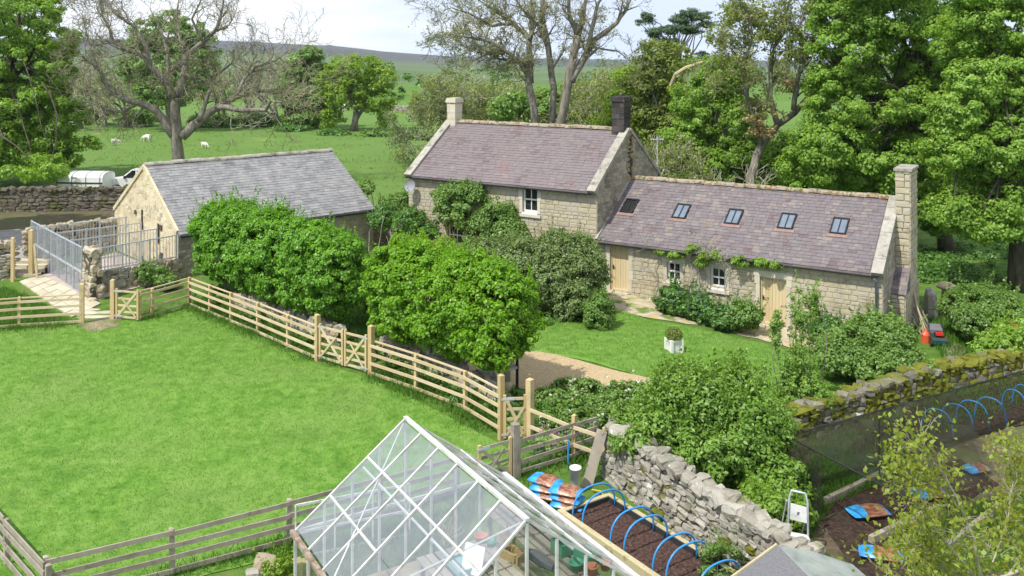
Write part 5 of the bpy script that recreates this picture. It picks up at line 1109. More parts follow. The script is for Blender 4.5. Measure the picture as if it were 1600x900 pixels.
MB(Mm).add([(-.40, -.25, .14), (-.40, .25, .14), (-.95, .22, .2), (-.95, -.22, .2), (-.40, -.24, .42), (-.40, .24, .42), (-.92, .22, .52), (-.92, -.22, .52)], BOXF).build('grass_box', gr, mw)
MB(Mm).tube([(-.3, -.24, .3), (-.75, -.24, .75), (-1.1, -.23, 1.0), (-1.14, 0, 1.02), (-1.1, .23, 1.0), (-.75, .24, .75), (-.3, .24, .3)], .016, 6).build('handle', M_['black'], mw)
p = G(1446, 535); o = MB(Matrix.Translation(p)).tube([(0, 0, 0), (0, 0, .3), (.02, 0, .42), (.02, 0, .5)], [.17, .16, .08, .05], 10).build('fuel_can', flat('orange_plastic', (.65, .10, .04), .4)); tag(o, 'orange plastic can next to the lawnmower', 'can', kind='thing')
p = G(1440, 524); Mp = Matrix.Translation(p) @ Matrix.Rotation(.5, 4, 'Z') @ Matrix.Rotation(-.6, 4, 'X'); m_ = MB(Mp); pk = thing('picket_panel', 'small grey slatted panel leaning behind the lawnmower', 'wooden panel', p); pk['kind'] = 'thing'
for k in range(5): MB(Mp).box((k * .17, 0, 0), (k * .17 + .06, .03, 1.1)).build('slat', OW, pk)
for z in (.2, .85): MB(Mp).box((-.05, .032, z), (.8, .06, z + .08)).build('rail', OW, pk)
for k, (x0, y0, x1, y1, lab) in enumerate(((1437, 520, 1427, 450, 'longest weathered pole leaning on the cottage gable corner'), (1444, 522, 1429, 462, 'middle weathered pole leaning on the cottage gable corner'), (1450, 526, 1431, 474, 'shortest weathered pole leaning on the cottage gable corner'))):
    a = G(x0, y0); b = W(x1, y1, a.y + .5); o = MB().tube([a, b], .035, 6).build('leaning_pole', M_['bedwood']); tag(o, lab, 'pole', 'poles leaning by the gable', 'thing')
p = G(1454, 497); o = MB(Matrix.Translation(p)).tube([(0, 0, -.1), (.02, 0, .5), (-.01, 0, 1.0), (-.06, .0, 1.22)], [.27, .26, .24, .14], 7).build('standing_stone', M_['rock']); tag(o, 'upright grey standing stone left of the ivy mound', 'stone', kind='thing')
p = G(1478, 478); sd_ = thing('staddle_stone', 'mushroom shaped staddle stone with mossy cap at the ivy mound', 'staddle stone', p); MB(Matrix.Translation(p)).tube([(0, 0, 0), (0, 0, .75)], [.24, .17], 8).build('stem', M_['darkstone'], sd_)
MB(Matrix.Translation(p)).tube([(0, 0, .75), (0, 0, .80), (0, 0, .9), (0, 0, 1.0), (0, 0, 1.04)], [.28, .40, .38, .22, .05], 14).build('cap', M_['bedwood'], sd_, True)
p = G(1470, 492); o = MB(Matrix.Translation(p)).tube([(-.3, 0, .5), (.3, .1, .35), (.9, .1, .15)], [.09, .12, .1], 7).build('log', M_['bedwood']); tag(o, 'mossy log lying across the stones at the ivy mound', 'log', kind='thing')
# pergola post, slab table behind the fence
p = G(808, 612); o = MB().box((p.x - .045, p.y - .045, p.z - .1), (p.x + .045, p.y + .045, p.z + 1.5)).build('clothes_post', M_['black']); tag(o, 'thin black post at the edge of the gravel path', 'post', kind='thing')
p = G(777, 612); tb_ = thing('stone_table', 'grey stone slab table behind the fence beside the gravel', 'table', p); n = 11; sl_ = MB(Matrix.Translation(p + V3((0, 0, .72)))); rt = random.Random(2); o_ = [(math.cos(6.283 * i / n) * .62 * rt.uniform(.85, 1.1), math.sin(6.283 * i / n) * .42 * rt.uniform(.85, 1.1)) for i in range(n)]
sl_.add([(a, b, .08) for a, b in o_] + [(a, b, 0) for a, b in o_], [tuple(range(n)), tuple(range(2 * n - 1, n - 1, -1))] + [(n + i, n + (i + 1) % n, (i + 1) % n, i) for i in range(n)]).build('slab', mk('pinkish_slab', [(.30, .26, .25), (.40, .36, .35)], 4, .9), tb_)
for x in (-.3, .3): MB(Matrix.Translation(p)).box((x - .1, -.2, 0), (x + .1, .2, .718)).build('leg', M_['darkstone'], tb_)
# satellite dish, aerial
t0, z0 = FP(650, 288); pd = MF @ V3((t0, -.5, z0)); dsh = thing('satellite_dish', 'round grey satellite dish on the farmhouse wall', 'satellite dish', pd); dn = V3((-.3, -.9, .25)).normalized(); ax = dn.cross(V3((0, 0, 1))).normalized(); ay = ax.cross(dn)
v = [pd - dn * .09]; n = 20
for rr2, dp in ((.16, .045), (.26, -.01), (.30, -.04)):
    for i in range(n): v.append(pd + (ax * math.cos(6.283 * i / n) + ay * math.sin(6.283 * i / n)) * rr2 - dn * (dp + .03))
f = [(0, 1 + i, 1 + (i + 1) % n) for i in range(n)] + [(1 + k * n + i, 1 + k * n + n + i, 1 + k * n + n + (i + 1) % n, 1 + k * n + (i + 1) % n) for k in (0, 1) for i in range(n)]
MB().add(v, f).build('reflector', flat('dish_grey', (.27, .28, .30), .7, .2), dsh, True); MB().tube([pd - ay * .27, pd + dn * .36 - ay * .1], .014, 6).build('arm', M_['galv'], dsh); MB().tube([pd - dn * .1, pd - dn * .3, MF @ V3((t0, -.06, z0 - .05))], .022, 6).build('bracket', M_['galv'], dsh)
ab = W(1027, 262, 46.5); ae = thing('tv_aerial', 'white television aerial on a tall pole behind the farmhouse gable', 'aerial', (ab.x, ab.y, 3.5)); at = W(1027, 213, 46.5)
MB().tube([V3((ab.x, ab.y, 3.0)), at], .025, 6).build('pole', M_['galv'], ae); MB().tube([at + V3((-.35, -.1, -.15)), at + V3((.35, .1, -.15))], .014, 5).build('boom', M_['white'], ae)
for k in range(6): c = at + V3((-.3 + k * .12, -.1 + .034 * k, -.15)); MB().tube([c + V3((.03, -.1, .22)), c + V3((-.03, .1, -.22))], .01, 5).build('element', M_['white'], ae)
# ------------------------------------------------------------------ trailer, car, sheep
def profile(mb, pts, y0, y1, inset=0, tops=None):
    n = len(pts); mb.add([(x, y0, z) for x, z in pts] + [(x, y1, z) for x, z in pts], [tuple(range(n)), tuple(range(2 * n - 1, n - 1, -1))] + [(i, n + i, n + (i + 1) % n, (i + 1) % n)[::-1] for i in range(n)]); return mb
c = W(135, 290, 66.5); Mt = Matrix.Translation((c.x, c.y, 0)) @ Matrix.Rotation(math.radians(-4), 4, 'Z'); tr = thing('livestock_trailer', 'white round roofed livestock trailer behind the field wall', 'trailer', (c.x, c.y, 0)); tr['kind'] = 'thing'
cs = [(-.9, .45), (-.9, 1.45)] + [(-.9 * math.cos(math.pi * i / 8), 1.45 + .36 * math.sin(math.pi * i / 8)) for i in range(1, 8)] + [(.9, 1.45), (.9, .45)]
alum = mk('trailer_white', [(.62, .63, .62), (.76, .77, .76)], 2, .4, spec=.5); n = len(cs)
MB(Mt).add([(x, y, z) for x in (-1.7, 1.7) for y, z in cs], [tuple(range(n - 1, -1, -1)), tuple(range(n, 2 * n))] + [(i, (i + 1) % n, n + (i + 1) % n, n + i)[::-1] for i in range(n)]).build('body', alum, tr)
for x in (-1.7, -.6, .45, 1.5): MB(Mt).add([(x + e, y * 1.015, .45 + (z - .45) * 1.012) for e in (-.03, .03) for y, z in cs], [(i, (i + 1) % n, n + (i + 1) % n, n + i)[::-1] for i in range(n)]).build('rib', M_['pipe'], tr)
MB(Mt).box((-1.7, -.925, 1.0), (1.7, -.905, 1.1)).build('vent_strip', M_['lead'], tr); MB(Mt).box((-1.74, -.8, .5), (-1.705, .8, 1.5)).build('ramp', M_['galv'], tr)
for x in (-.35, .35):
    for y in (-.95, .95): MB(Mt).tube([(x, y - .09, .32), (x, y + .09, .32)], .32, 14).build('wheel', M_['black'], tr)
MB(Mt).bar((1.7, 0, .5), (2.6, 0, .5), .1, .1).build('drawbar', M_['galv'], tr)
c = W(221, 300, 68); Mc = Matrix.Translation((c.x, c.y, 0)) @ Matrix.Rotation(math.radians(4), 4, 'Z'); car = thing('parked_car', 'white off-road car parked behind the barn gable', 'car', (c.x, c.y, 0)); car['kind'] = 'thing'
body = [(-2.35, .45), (-2.4, .8), (-2.25, 1.05), (-1.2, 1.2), (-.45, 1.83), (-.1, 1.9), (1.9, 1.88), (2.25, 1.2), (2.3, .5)]
bmx = MB(Mc); n = len(body); vv = []
for y, e in ((-.95, 0), (-.9, .0), (.9, 0), (.95, 0)):
    for x, z in body: vv.append((x, y * (1 if z < 1.3 else .82), z))
cp = flat('car_white', (.75, .75, .75), .25, .6); bmx.add(vv, [tuple(range(n - 1, -1, -1)), tuple(range(3 * n, 4 * n))] + [(k * n + i, k * n + (i + 1) % n, (k + 1) * n + (i + 1) % n, (k + 1) * n + i) for k in range(3) for i in range(n)]); bmx.build('body', cp, car)
MB(Mc).add([(-1.14, -.78, 1.235), (-1.14, .78, 1.235), (-.5, .68, 1.80), (-.5, -.68, 1.80), (-1.12, -.78, 1.2), (-1.12, .78, 1.2), (-.46, .68, 1.76), (-.46, -.68, 1.76)], BOXF).build('windscreen', M_['skylight'], car)
for sdy in (-1, 1):
    for xs_ in (((-1.0, 1.24), (-.15, 1.24), (-.15, 1.76), (-.42, 1.76)), ((-.07, 1.24), (.9, 1.24), (.9, 1.76), (-.07, 1.76)), ((.98, 1.24), (2.1, 1.24), (1.85, 1.76), (.98, 1.76))):
        MB(Mc).add([(x, sdy * (.965 - .165 * (z - 1.24) / .52 * .85), z) for x, z in xs_] + [(x, sdy * (.90 - .17 * (z - 1.24) / .52), z) for x, z in xs_], BOXF).build('side_window', M_['window'], car)
    for x in (-1.45, 1.4):
        wh = MB(Mc).tube([(x, sdy * .72, .38), (x, sdy * .98, .38)], .38, 16).build('wheel', M_['black'], car); MB(Mc).tube([(x, sdy * .97, .38), (x, sdy * 1.0, .38)], .22, 12).build('rim', M_['galv'], wh)
    MB(Mc).box((-.95, sdy * 1.0 - .08, 1.2), (-.85, sdy * 1.0 + .08, 1.38)).build('mirror', M_['black'], car); MB(Mc).bar((-.1, sdy * .66, 1.96), (1.8, sdy * .66, 1.96), .04, .05).build('roof_bar', M_['pipe'], car)
    MB(Mc).box((-2.41, sdy * .7 - .16, .82), (-2.30, sdy * .7 + .16, 1.0)).build('headlight', M_['galv'], car)
def sheep(label, px, py, ang, s=1.0, graze=True):
    p = G(px, py); v = [(-.5, 0, .66), (-.2, 0, .72), (.15, 0, .70), (.42, 0, .70), (.62, 0, .62 if graze else .95), (.80, 0, .36 if graze else 1.08), (.92, 0, .12 if graze else 1.0), (-.42, .16, .45), (-.42, .17, .0), (-.42, -.16, .45), (-.42, -.17, 0), (.36, .15, .45), (.38, .15, 0), (.36, -.15, .45), (.38, -.15, 0), (-.62, 0, .55)]
    e = [(0, 1), (1, 2), (2, 3), (3, 4), (4, 5), (5, 6), (0, 7), (7, 8), (0, 9), (9, 10), (3, 11), (11, 12), (3, 13), (13, 14), (0, 15)]
    rad = [.24, .30, .31, .26, .15, .10, .06, .10, .045, .10, .045, .09, .04, .09, .04, .06]
    me = bpy.data.meshes.new('sheep'); me.from_pydata(v, e, []); o = link('sheep', me); md = o.modifiers.new('skin', 'SKIN')
    for i, q in enumerate(me.skin_vertices[0].data if me.skin_vertices else []): q.radius = (rad[i], rad[i]); q.use_root = (i == 1)
    o.modifiers.new('sub', 'SUBSURF').levels = 1; o.modifiers['sub'].render_levels = 1; me.materials.append(bpy.data.materials.get('fleece') or mk('fleece', [(.52, .49, .42), (.66, .63, .56)], 6, .95, .6, 20))
    o.location = p; o.rotation_euler = (0, 0, ang); o.scale = (s, s, s); tag(o, label, 'sheep', 'sheep in the pasture', 'thing')
    return o
def addskin(me):
    import bmesh
    bm = bmesh.new(); bm.from_mesh(me); bm.verts.layers.skin.verify(); bm.to_mesh(me); bm.free()
_link = link
def link(name, me, parent=None, kind=None):
    if name == 'sheep': addskin(me)
    return _link(name, me, parent, kind)
sheep('sheep on the left, grazing alone in the pasture', 180, 227, .4, 0.77); sheep('larger sheep in the middle, seen side on in the pasture', 230, 222, 2.9, 0.95); sheep('sheep right of the big bare trunk', 320, 232, -.6, 0.73); sheep('tiny sheep far off at the foot of the scrub', 163, 178, 1.0, 1.3); sheep('tiny sheep beyond the lime green tree', 540, 173, 3.0, 1.3)

# ------------------------------------------------------------------ trees
def T(name, label, px, Y, blobs, ncl, per, rc, leaf, lmat, **k):
    b = W(px, 300, Y); base = (b.x, Y, gh(b.x, Y)); return tree(name, label, 'tree', base, [PB(x, y, Y + (q[0] if q else 0), rx, ry) for x, y, rx, ry, *q in blobs], ncl, per, rc, leaf, lmat, **k)
def bare(name, label, px, Y, topy, seed, stems=3, depth=5, leaf=None, lsize=.14, lper=.6, bark='bark', twig='greytwig', r=.22, group=None, spread=.35, minr=.02, gn=.22, up=.05):
    rng = np.random.default_rng(seed); b = W(px, 300, Y); b = V3((b.x, Y, gh(b.x, Y))); h = CZ - (topy - HY) / F * Y - b.z; t = thing(name, label, 'tree', b, group); mb, tb, tips = MB(), MB(), []
    for k in range(stems):
        d = V3((rng.normal() * spread, rng.normal() * spread, 1)).normalized(); grow(mb, rng, b + V3((rng.normal() * .25, rng.normal() * .25, -.2)), d, h * .36, r * rng.uniform(.7, 1.1), depth, gn, up, tips, (2, 2), minr, tb)
    mb.build('trunk', M_[bark], t, True)
    if tb.v: tb.build('twig', M_[twig], t, kind='stuff')
    if leaf:
        Tp = np.array([tuple(p) for p in tips]); Tp = np.repeat(Tp[rng.random(len(Tp)) < lper], 3, 0); Tp = Tp + rng.normal(size=Tp.shape) * .16; V, Q = leafquads(rng, Tp, unit(rng, len(Tp)), lsize * rng.uniform(.6, 1.3, len(Tp))); link('crown', npmesh('crown', V, Q, LEAF[leaf]), t)
    return t
GT = 'trees beyond the buildings'
T('sycamore_tree', 'big leafy sycamore at the left edge hanging over the field wall', -40, 72, [(20, 30, 85, 55), (-60, 90, 130, 100), (50, 110, 70, 60), (82, 190, 52, 45), (30, 225, 85, 45), (112, 238, 36, 22), (-50, 220, 120, 60), (70, 55, 45, 40), (98, 70, 22, 30), (30, 165, 95, 50), (135, 225, 18, 12), (60, 262, 50, 18, -7), (-20, 0, 90, 60, 2), (20, 110, 60, 50, 3), (60, 160, 50, 40, 2), (10, 200, 60, 40, 3)], 860, 150, .62, .24, 'syc', tr=.5, nl=40, seed=21, bark='darkbark')
T('sycamore_tree', 'sycamore beyond the left edge shading the track and field wall', -215, 47, [(-215, 110, 170, 110), (-190, 190, 140, 50), (-230, 10, 140, 80), (-330, 120, 120, 100)], 620, 70, .7, .32, 'syc', tr=.4, nl=20, seed=20, bark='darkbark')
limbtree('bare_tree', 'huge gnarled bare tree with spreading limbs rising behind the barn', 70, [
    ([(279, 295), (279, 248), (276, 205), (274, 165), (276, 152)], 0, .50, .32),
    ([(275, 152), (256, 125), (233, 102), (226, 88), (205, 80), (176, 66), (172, 48), (160, 22), (150, -10)], -2, .30, .05),
    ([(233, 102), (228, 72), (208, 40), (186, 26), (165, 4), (160, -20)], 2, .20, .04),
    ([(278, 150), (289, 115), (291, 86), (318, 66), (338, 46), (346, 20), (352, -15)], 1, .32, .05),
    ([(290, 100), (282, 60), (275, 25), (282, -15)], 3, .16, .04), ([(318, 66), (300, 30), (312, 5), (320, -20)], -1, .12, .03),
    ([(271, 212), (243, 172), (216, 161), (186, 152), (166, 130), (156, 108), (140, 95), (125, 88)], -3, .34, .05), ([(216, 161), (190, 175), (165, 170), (140, 160), (120, 158)], -2, .16, .03),
    ([(166, 130), (150, 100), (138, 60), (128, 20)], 1, .14, .03),
    ([(284, 214), (310, 190), (336, 170), (368, 152), (398, 142), (440, 146), (472, 130)], 2, .40, .05), ([(340, 167), (380, 172), (414, 172), (424, 158), (440, 160)], -2, .24, .06),
    ([(368, 152), (380, 125), (400, 105), (430, 95), (450, 80)], 2, .16, .03), ([(310, 190), (325, 150), (335, 120), (360, 100), (385, 85)], 3, .2, .04), ([(275, 165), (262, 120), (262, 80), (250, 45), (235, 15)], 2, .2, .04)], 31, per=1, L0=2.0, depth=3, minr=.014, twig='twig', spread=.85, gn=.28)
T('leafy_tree', 'rounded mid green tree standing directly behind the big bare tree', 262, 124, [(262, 52, 55, 34), (300, 75, 45, 30), (235, 88, 45, 38), (280, 105, 60, 35), (215, 112, 28, 22), (312, 120, 28, 30), (255, 142, 55, 25)], 420, 60, .8, .42, 'mid', tr=.5, seed=22, group=GT)
T('leafy_tree', 'dark green upright tree left of the lime green tree', 482, 128, [(480, 103, 28, 28), (462, 140, 30, 38), (497, 148, 24, 38), (475, 183, 32, 14), (489, 84, 14, 12)], 330, 60, .7, .40, 'mid', tr=.45, seed=23, group=GT, bark='darkbark')
T('leafy_tree', 'lime green spreading tree alone in the pasture', 553, 124, [(555, 106, 42, 22), (518, 122, 26, 24), (592, 124, 28, 24), (535, 150, 38, 22), (585, 158, 34, 22), (520, 184, 22, 14), (606, 186, 16, 12), (560, 135, 40, 25)], 360, 46, .75, .36, 'lime', tr=.5, seed=24, nl=40, split=.2, group=GT)
for i, (px, Y, ty, lab, lf) in enumerate(((128, 128, 78, 'thin grey scrub tree right of the left sycamore', 'olive'), (165, 134, 66, 'taller grey scrub tree behind the bare tree left limb', None), (200, 130, 85, 'greyish scrub tree below the bare tree', 'olive'), (392, 138, 70, 'pale grey leafless tree right of the big bare tree', None), (432, 132, 66, 'second pale grey leafless tree, beside the dark green tree', None), (350, 140, 92, 'small pale scrub tree behind the bare tree right limb', 'olive'))):
    bare('scrub_tree', lab, px, Y, ty, 40 + i, 4, 4, lf, .26, .5, minr=.035, r=.3, group=GT)
for i, (px, Y, ty, lab, lf) in enumerate(((690, 88, 110, 'pale willow nearest the small ashlar chimney', 'grey'), (735, 82, 92, 'wide pale willow rising behind the farmhouse ridge', 'olive'), (790, 78, 105, 'olive tinted willow left of the tall bare trunks', 'olive'), (930, 74, 85, 'twiggy olive tree between the tall bare trunks and the black chimney', 'olive'), (975, 70, 96, 'twiggy tree just behind the black chimney', 'olive'))):
    bare('willow_tree', lab, px, Y, ty, 60 + i, 5, 5, lf, .22, .75, minr=.022, r=.2, group=GT, spread=.5)
limbtree('tall_bare_tree', 'left of the three tall bare trees behind the farmhouse, with branches reaching left', 58, [([(838, 250), (837, 194), (828, 140), (824, 112)], 0, .29, .23), ([(824, 112), (812, 98), (790, 78), (760, 63), (730, 58), (708, 56)], -2, .2, .03), ([(828, 130), (828, 62), (803, 37), (775, 18), (750, 2)], 1, .24, .04), ([(828, 62), (834, 25), (826, -20)], 1, .16, .06), ([(803, 37), (770, 40), (735, 22), (705, 12)], -2, .12, .03), ([(790, 78), (760, 85), (740, 95)], -1, .1, .02), ([(812, 98), (780, 92), (756, 78), (735, 76)], 1, .1, .02)], 71, per=2, L0=1.3, depth=3, leaf='olive', lsize=.13, lper=.10, minr=.011, twig='twig')
limbtree('tall_bare_tree', 'middle and straightest of the three tall bare trees behind the farmhouse', 59, [([(862, 250), (862, 194), (865, 140), (857, 75), (848, 32), (848, -30)], 0, .27, .16), ([(857, 75), (840, 40), (815, 12), (800, -10)], -1, .15, .04), ([(862, 110), (880, 80), (886, 55)], 1, .08, .02)], 72, per=1, L0=1.1, depth=3, leaf='olive', lsize=.13, lper=.08, minr=.011)
limbtree('tall_bare_tree', 'right of the three tall bare trees behind the farmhouse, leaning with forked limbs', 58, [([(874, 260), (878, 190), (886, 140), (893, 100), (903, 55)], 0, .34, .25), ([(903, 55), (890, 28), (887, -15)], -1, .2, .08), ([(892, 128), (910, 95), (926, 64), (956, 44), (976, 18), (988, -8)], 1, .26, .08), ([(903, 55), (912, 25), (918, -15)], 1, .2, .08), ([(915, 85), (925, 45), (935, 5), (945, -20)], -1, .18, .06), ([(896, 110), (935, 75), (965, 80), (985, 95)], 1, .10, .02)], 73, per=1, L0=1.0, depth=3, leaf='olive', lsize=.13, lper=.06, minr=.011)
T('pine_tree', 'dark scots pine with flat topped clumps against the sky', 1052, 66, [(1085, 24, 27, 10), (1062, 30, 16, 9), (1008, 32, 15, 11), (1022, 50, 14, 9), (1075, 45, 26, 9), (1104, 39, 14, 6), (1045, 46, 15, 7), (1012, 22, 8, 6), (1098, 88, 18, 7), (1040, 66, 20, 7)], 330, 60, .36, .17, 'pine', tr=.35, seed=25, nl=26, split=.55, shell=.2, group=GT, fl=.4, asp=.3)
T('ivy_tree', 'olive ivy clad tree below the pine, right of the black chimney', 1030, 60, [(1032, 84, 42, 24), (1020, 130, 48, 34), (1008, 182, 32, 40), (1035, 200, 38, 45), (1060, 160, 28, 40), (1028, 245, 42, 32)], 520, 40, .5, .20, 'olive', tr=.35, seed=26, nl=40, shell=.2, group=GT)
bare('scrub_tree', 'tangle of pale twigs behind the black chimney and aerial', 1062, 54, 190, 66, 7, 5, 'olive', .16, .5, r=.12, minr=.014, spread=.6, group=GT)
bare('scrub_tree', 'tangle of pale twigs above the middle of the cottage ridge', 1150, 52, 225, 67, 5, 4, None, r=.10, minr=.014, spread=.6, group=GT)
T('leafy_tree', 'light spring green tree between the black chimney and the dense green tree', 1005, 64, [(1000, 120, 44, 26), (975, 160, 34, 30), (1040, 150, 36, 34), (1010, 195, 40, 34), (955, 190, 30, 22), (1050, 215, 26, 30), (1070, 105, 26, 18)], 330, 46, .5, .2, 'lime', tr=.22, seed=35, group=GT, shell=.2)
T('leafy_tree', 'dense bright green tree behind the left half of the cottage', 1110, 57, [(1132, 118, 46, 28), (1098, 165, 50, 48), (1142, 190, 48, 50), (1082, 228, 52, 45), (1132, 252, 60, 45), (1180, 250, 40, 40), (1090, 280, 60, 30)], 640, 120, .5, .18, 'syc', tr=.35, seed=27, nl=24, group=GT)
tt = limbtree('ivy_tree', 'sparse leaning tree with brown dead ivy above the cottage roof', 52, [([(1178, 320), (1172, 278), (1190, 225), (1215, 195), (1250, 166), (1294, 125), (1330, 100)], 2, .34, .1), ([(1190, 225), (1168, 150), (1163, 105), (1176, 56), (1170, 20)], -1, .16, .04), ([(1215, 195), (1203, 150), (1206, 90), (1222, 42), (1235, 0)], 1, .18, .05), ([(1240, 172), (1245, 130), (1255, 90), (1250, 40), (1270, -10)], -1, .16, .04), ([(1250, 166), (1282, 140), (1300, 100), (1320, 60), (1333, 10), (1345, -20)], 1, .15, .05), ([(1163, 105), (1140, 72), (1122, 80)], 0, .06, .02)], 74, per=2, L0=1.2, depth=3, leaf='olive', lsize=.17, lper=.25, minr=.011)
V, Q, _ = foliage(81, [PB(*b) for b in ((1185, 30, 53, 50, 32), (1225, 55, 52, 38, 36), (1145, 22, 53, 22, 18), (1255, 85, 52, 30, 28), (1160, 62, 52, 18, 12))], 170, 22, .42, .2, shell=.2); link('crown', npmesh('crown', V, Q, LEAF['olive']), tt)
V, Q, _ = foliage(82, [PB(*b) for b in ((1187, 182, 51.5, 26, 18), (1192, 205, 51.3, 20, 12), (1228, 128, 51.8, 16, 18), (1180, 165, 52, 18, 14))], 60, 34, .35, .15, shell=.1); link('dead_ivy', npmesh('dead_ivy', V, Q, LEAF['brown']), tt)
b = MB().tube([W(1048, 134, 56), W(1056, 116, 55.6), W(1072, 106, 55.3), (W(1098, 97, 55))], [.11, .13, .13, .08], 8).build('snapped_limb', M_['bedwood'], tt)
T('sycamore_tree', 'large sycamore filling the sky right of centre, trunk behind the cottage chimney', 1480, 50, [(1330, 80, 62, 55), (1400, 30, 85, 50), (1465, 75, 70, 60), (1345, 165, 82, 48), (1430, 170, 82, 48), (1300, 225, 62, 42), (1385, 250, 82, 48), (1460, 262, 62, 45), (1262, 265, 42, 36), (1460, 330, 60, 34), (1290, 130, 36, 26), (1370, -30, 110, 50), (1480, 180, 50, 40), (1500, 10, 60, 50), (1310, 20, 50, 45), (1400, 310, 60, 30), (1490, 290, 45, 40), (1440, 120, 60, 40, 2), (1380, 210, 60, 40, 2), (1320, 280, 50, 36, 1)], 1500, 140, .50, .18, 'syc', tr=.38, seed=28, nl=46, bark='darkbark', shell=.45)
T('sycamore_tree', 'dark trunked sycamore at the right edge', 1604, 42, [(1555, 40, 70, 55), (1610, 120, 85, 70), (1535, 130, 52, 42), (1570, 235, 72, 46), (1505, 232, 60, 38), (1610, 310, 85, 42), (1500, 325, 50, 34), (1545, 350, 55, 26), (1570, -20, 90, 40), (1500, 170, 40, 40), (1590, 190, 60, 40), (1530, 290, 50, 40, 2), (1500, 60, 45, 40, 2)], 1250, 140, .44, .16, 'syc', tr=.72, seed=29, nl=34, bark='darkbark', shell=.45)
T('leafy_tree', 'green understorey tree behind the right half of the cottage roof', 1290, 55, [(1240, 250, 48, 42), (1295, 275, 60, 40), (1350, 285, 55, 36), (1225, 290, 50, 26)], 360, 110, .48, .18, 'syc', tr=.25, seed=30, group=GT, stems=2)
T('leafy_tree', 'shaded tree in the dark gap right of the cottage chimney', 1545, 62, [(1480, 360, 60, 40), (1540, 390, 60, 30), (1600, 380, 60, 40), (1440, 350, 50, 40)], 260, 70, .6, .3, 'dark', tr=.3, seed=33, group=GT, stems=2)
T('leafy_tree', 'dim green trees massed behind the three tall bare trunks', 860, 76, [(800, 165, 40, 22), (850, 170, 40, 28), (905, 160, 45, 32), (950, 150, 40, 30), (990, 140, 40, 34)], 300, 60, .6, .3, 'mid', tr=.2, seed=34, group=GT, stems=3, shell=.3)
# hedgerow and scrub across the pasture
def shrub(name, label, cat, blobs, ncl, per, rc, leaf, lmat, seed, group=None, stem=None, p=2.0, shell=.5, zmin=None, fl=.8, up=.55, nst=10, sr=.03, asp=.62, gap=.6, base=None, rag=.28, ns=0):
    B = [PB(*b) for b in blobs]; c = base or (sum(b[0] for b in B) / len(B), sum(b[1] for b in B) / len(B)); bz = gh(*c); t = thing(name, label, cat, (c[0], c[1], bz), group); t['kind'] = 'thing'
    V, Q, C = foliage(seed, B, ncl, per, rc, leaf, p, shell, fl, asp, gap, up, bz + .05 if zmin is None else zmin, rag); rng = np.random.default_rng(seed); mb = MB()
    V, Q = shoots(rng, V, Q, C, ns or ncl // 7, np.median(C[:, 2]), leaf, .25, .7, 40, asp, .4)
    for q in C[rng.choice(len(C), size=min(nst, len(C)), replace=False)]:
        s = V3((c[0] + (q[0] - c[0]) * .45, c[1] + (q[1] - c[1]) * .45, gh(c[0] + (q[0] - c[0]) * .45, c[1] + (q[1] - c[1]) * .45) - .1)); limb(mb, rng, s, q, sr, sr * .4, sides=5)
    mb.build('stem', M_[stem or 'bark'], t, True); link('crown', npmesh('crown', V, Q, LEAF[lmat]), t); return t
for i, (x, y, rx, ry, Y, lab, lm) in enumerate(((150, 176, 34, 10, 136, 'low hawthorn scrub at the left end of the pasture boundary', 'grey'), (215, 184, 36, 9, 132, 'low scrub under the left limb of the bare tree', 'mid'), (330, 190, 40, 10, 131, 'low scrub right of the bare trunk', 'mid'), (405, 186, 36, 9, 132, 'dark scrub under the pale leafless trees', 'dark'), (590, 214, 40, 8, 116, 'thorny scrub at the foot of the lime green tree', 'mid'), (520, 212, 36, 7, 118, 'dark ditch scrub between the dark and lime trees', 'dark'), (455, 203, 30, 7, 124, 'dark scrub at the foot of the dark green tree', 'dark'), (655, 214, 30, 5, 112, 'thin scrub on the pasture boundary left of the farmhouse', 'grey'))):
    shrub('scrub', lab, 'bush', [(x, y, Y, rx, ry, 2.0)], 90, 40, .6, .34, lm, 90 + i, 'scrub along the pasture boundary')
V = []; Q = []; rngw = np.random.default_rng(7); wb = []
for k in range(46):
    px = rngw.uniform(-200, 1900); Y = rngw.choice([230, 300, 420, 600, 900, 1400]); t = math.log(max(Y, 200) / 200) / math.log(15); sy = 158 + (sky_y(px) - 158) * t ** .8; s = rngw.uniform(3, 7) * (Y / 300) ** .3
    for j in range(rngw.integers(2, 6)): wb.append(((px - 800) / F * Y + j * s * 1.3, Y + rngw.normal() * 4, CZ - (sy - HY) / F * Y + s * .5, s, s, s * rngw.uniform(.7, 1.1)))
for k in range(26):
    px = 820 + k * 34 + rngw.normal() * 8; Y = 1500; wb.append(((px - 800) / F * Y, Y, CZ - (100 - HY) / F * Y, 30, 20, 12))
for k in range(9): px = 620 + k * 12; Y = 215; wb.append(((px - 800) / F * Y, Y, .8 + rngw.random(), 2.6, 2, 2.4))
V, Q, _ = foliage(7, wb, 2600, 30, 1.6, 1.1, shell=.6); link('distant_woodland', npmesh('distant_woodland', V, Q, LEAF['dark']), kind='stuff')
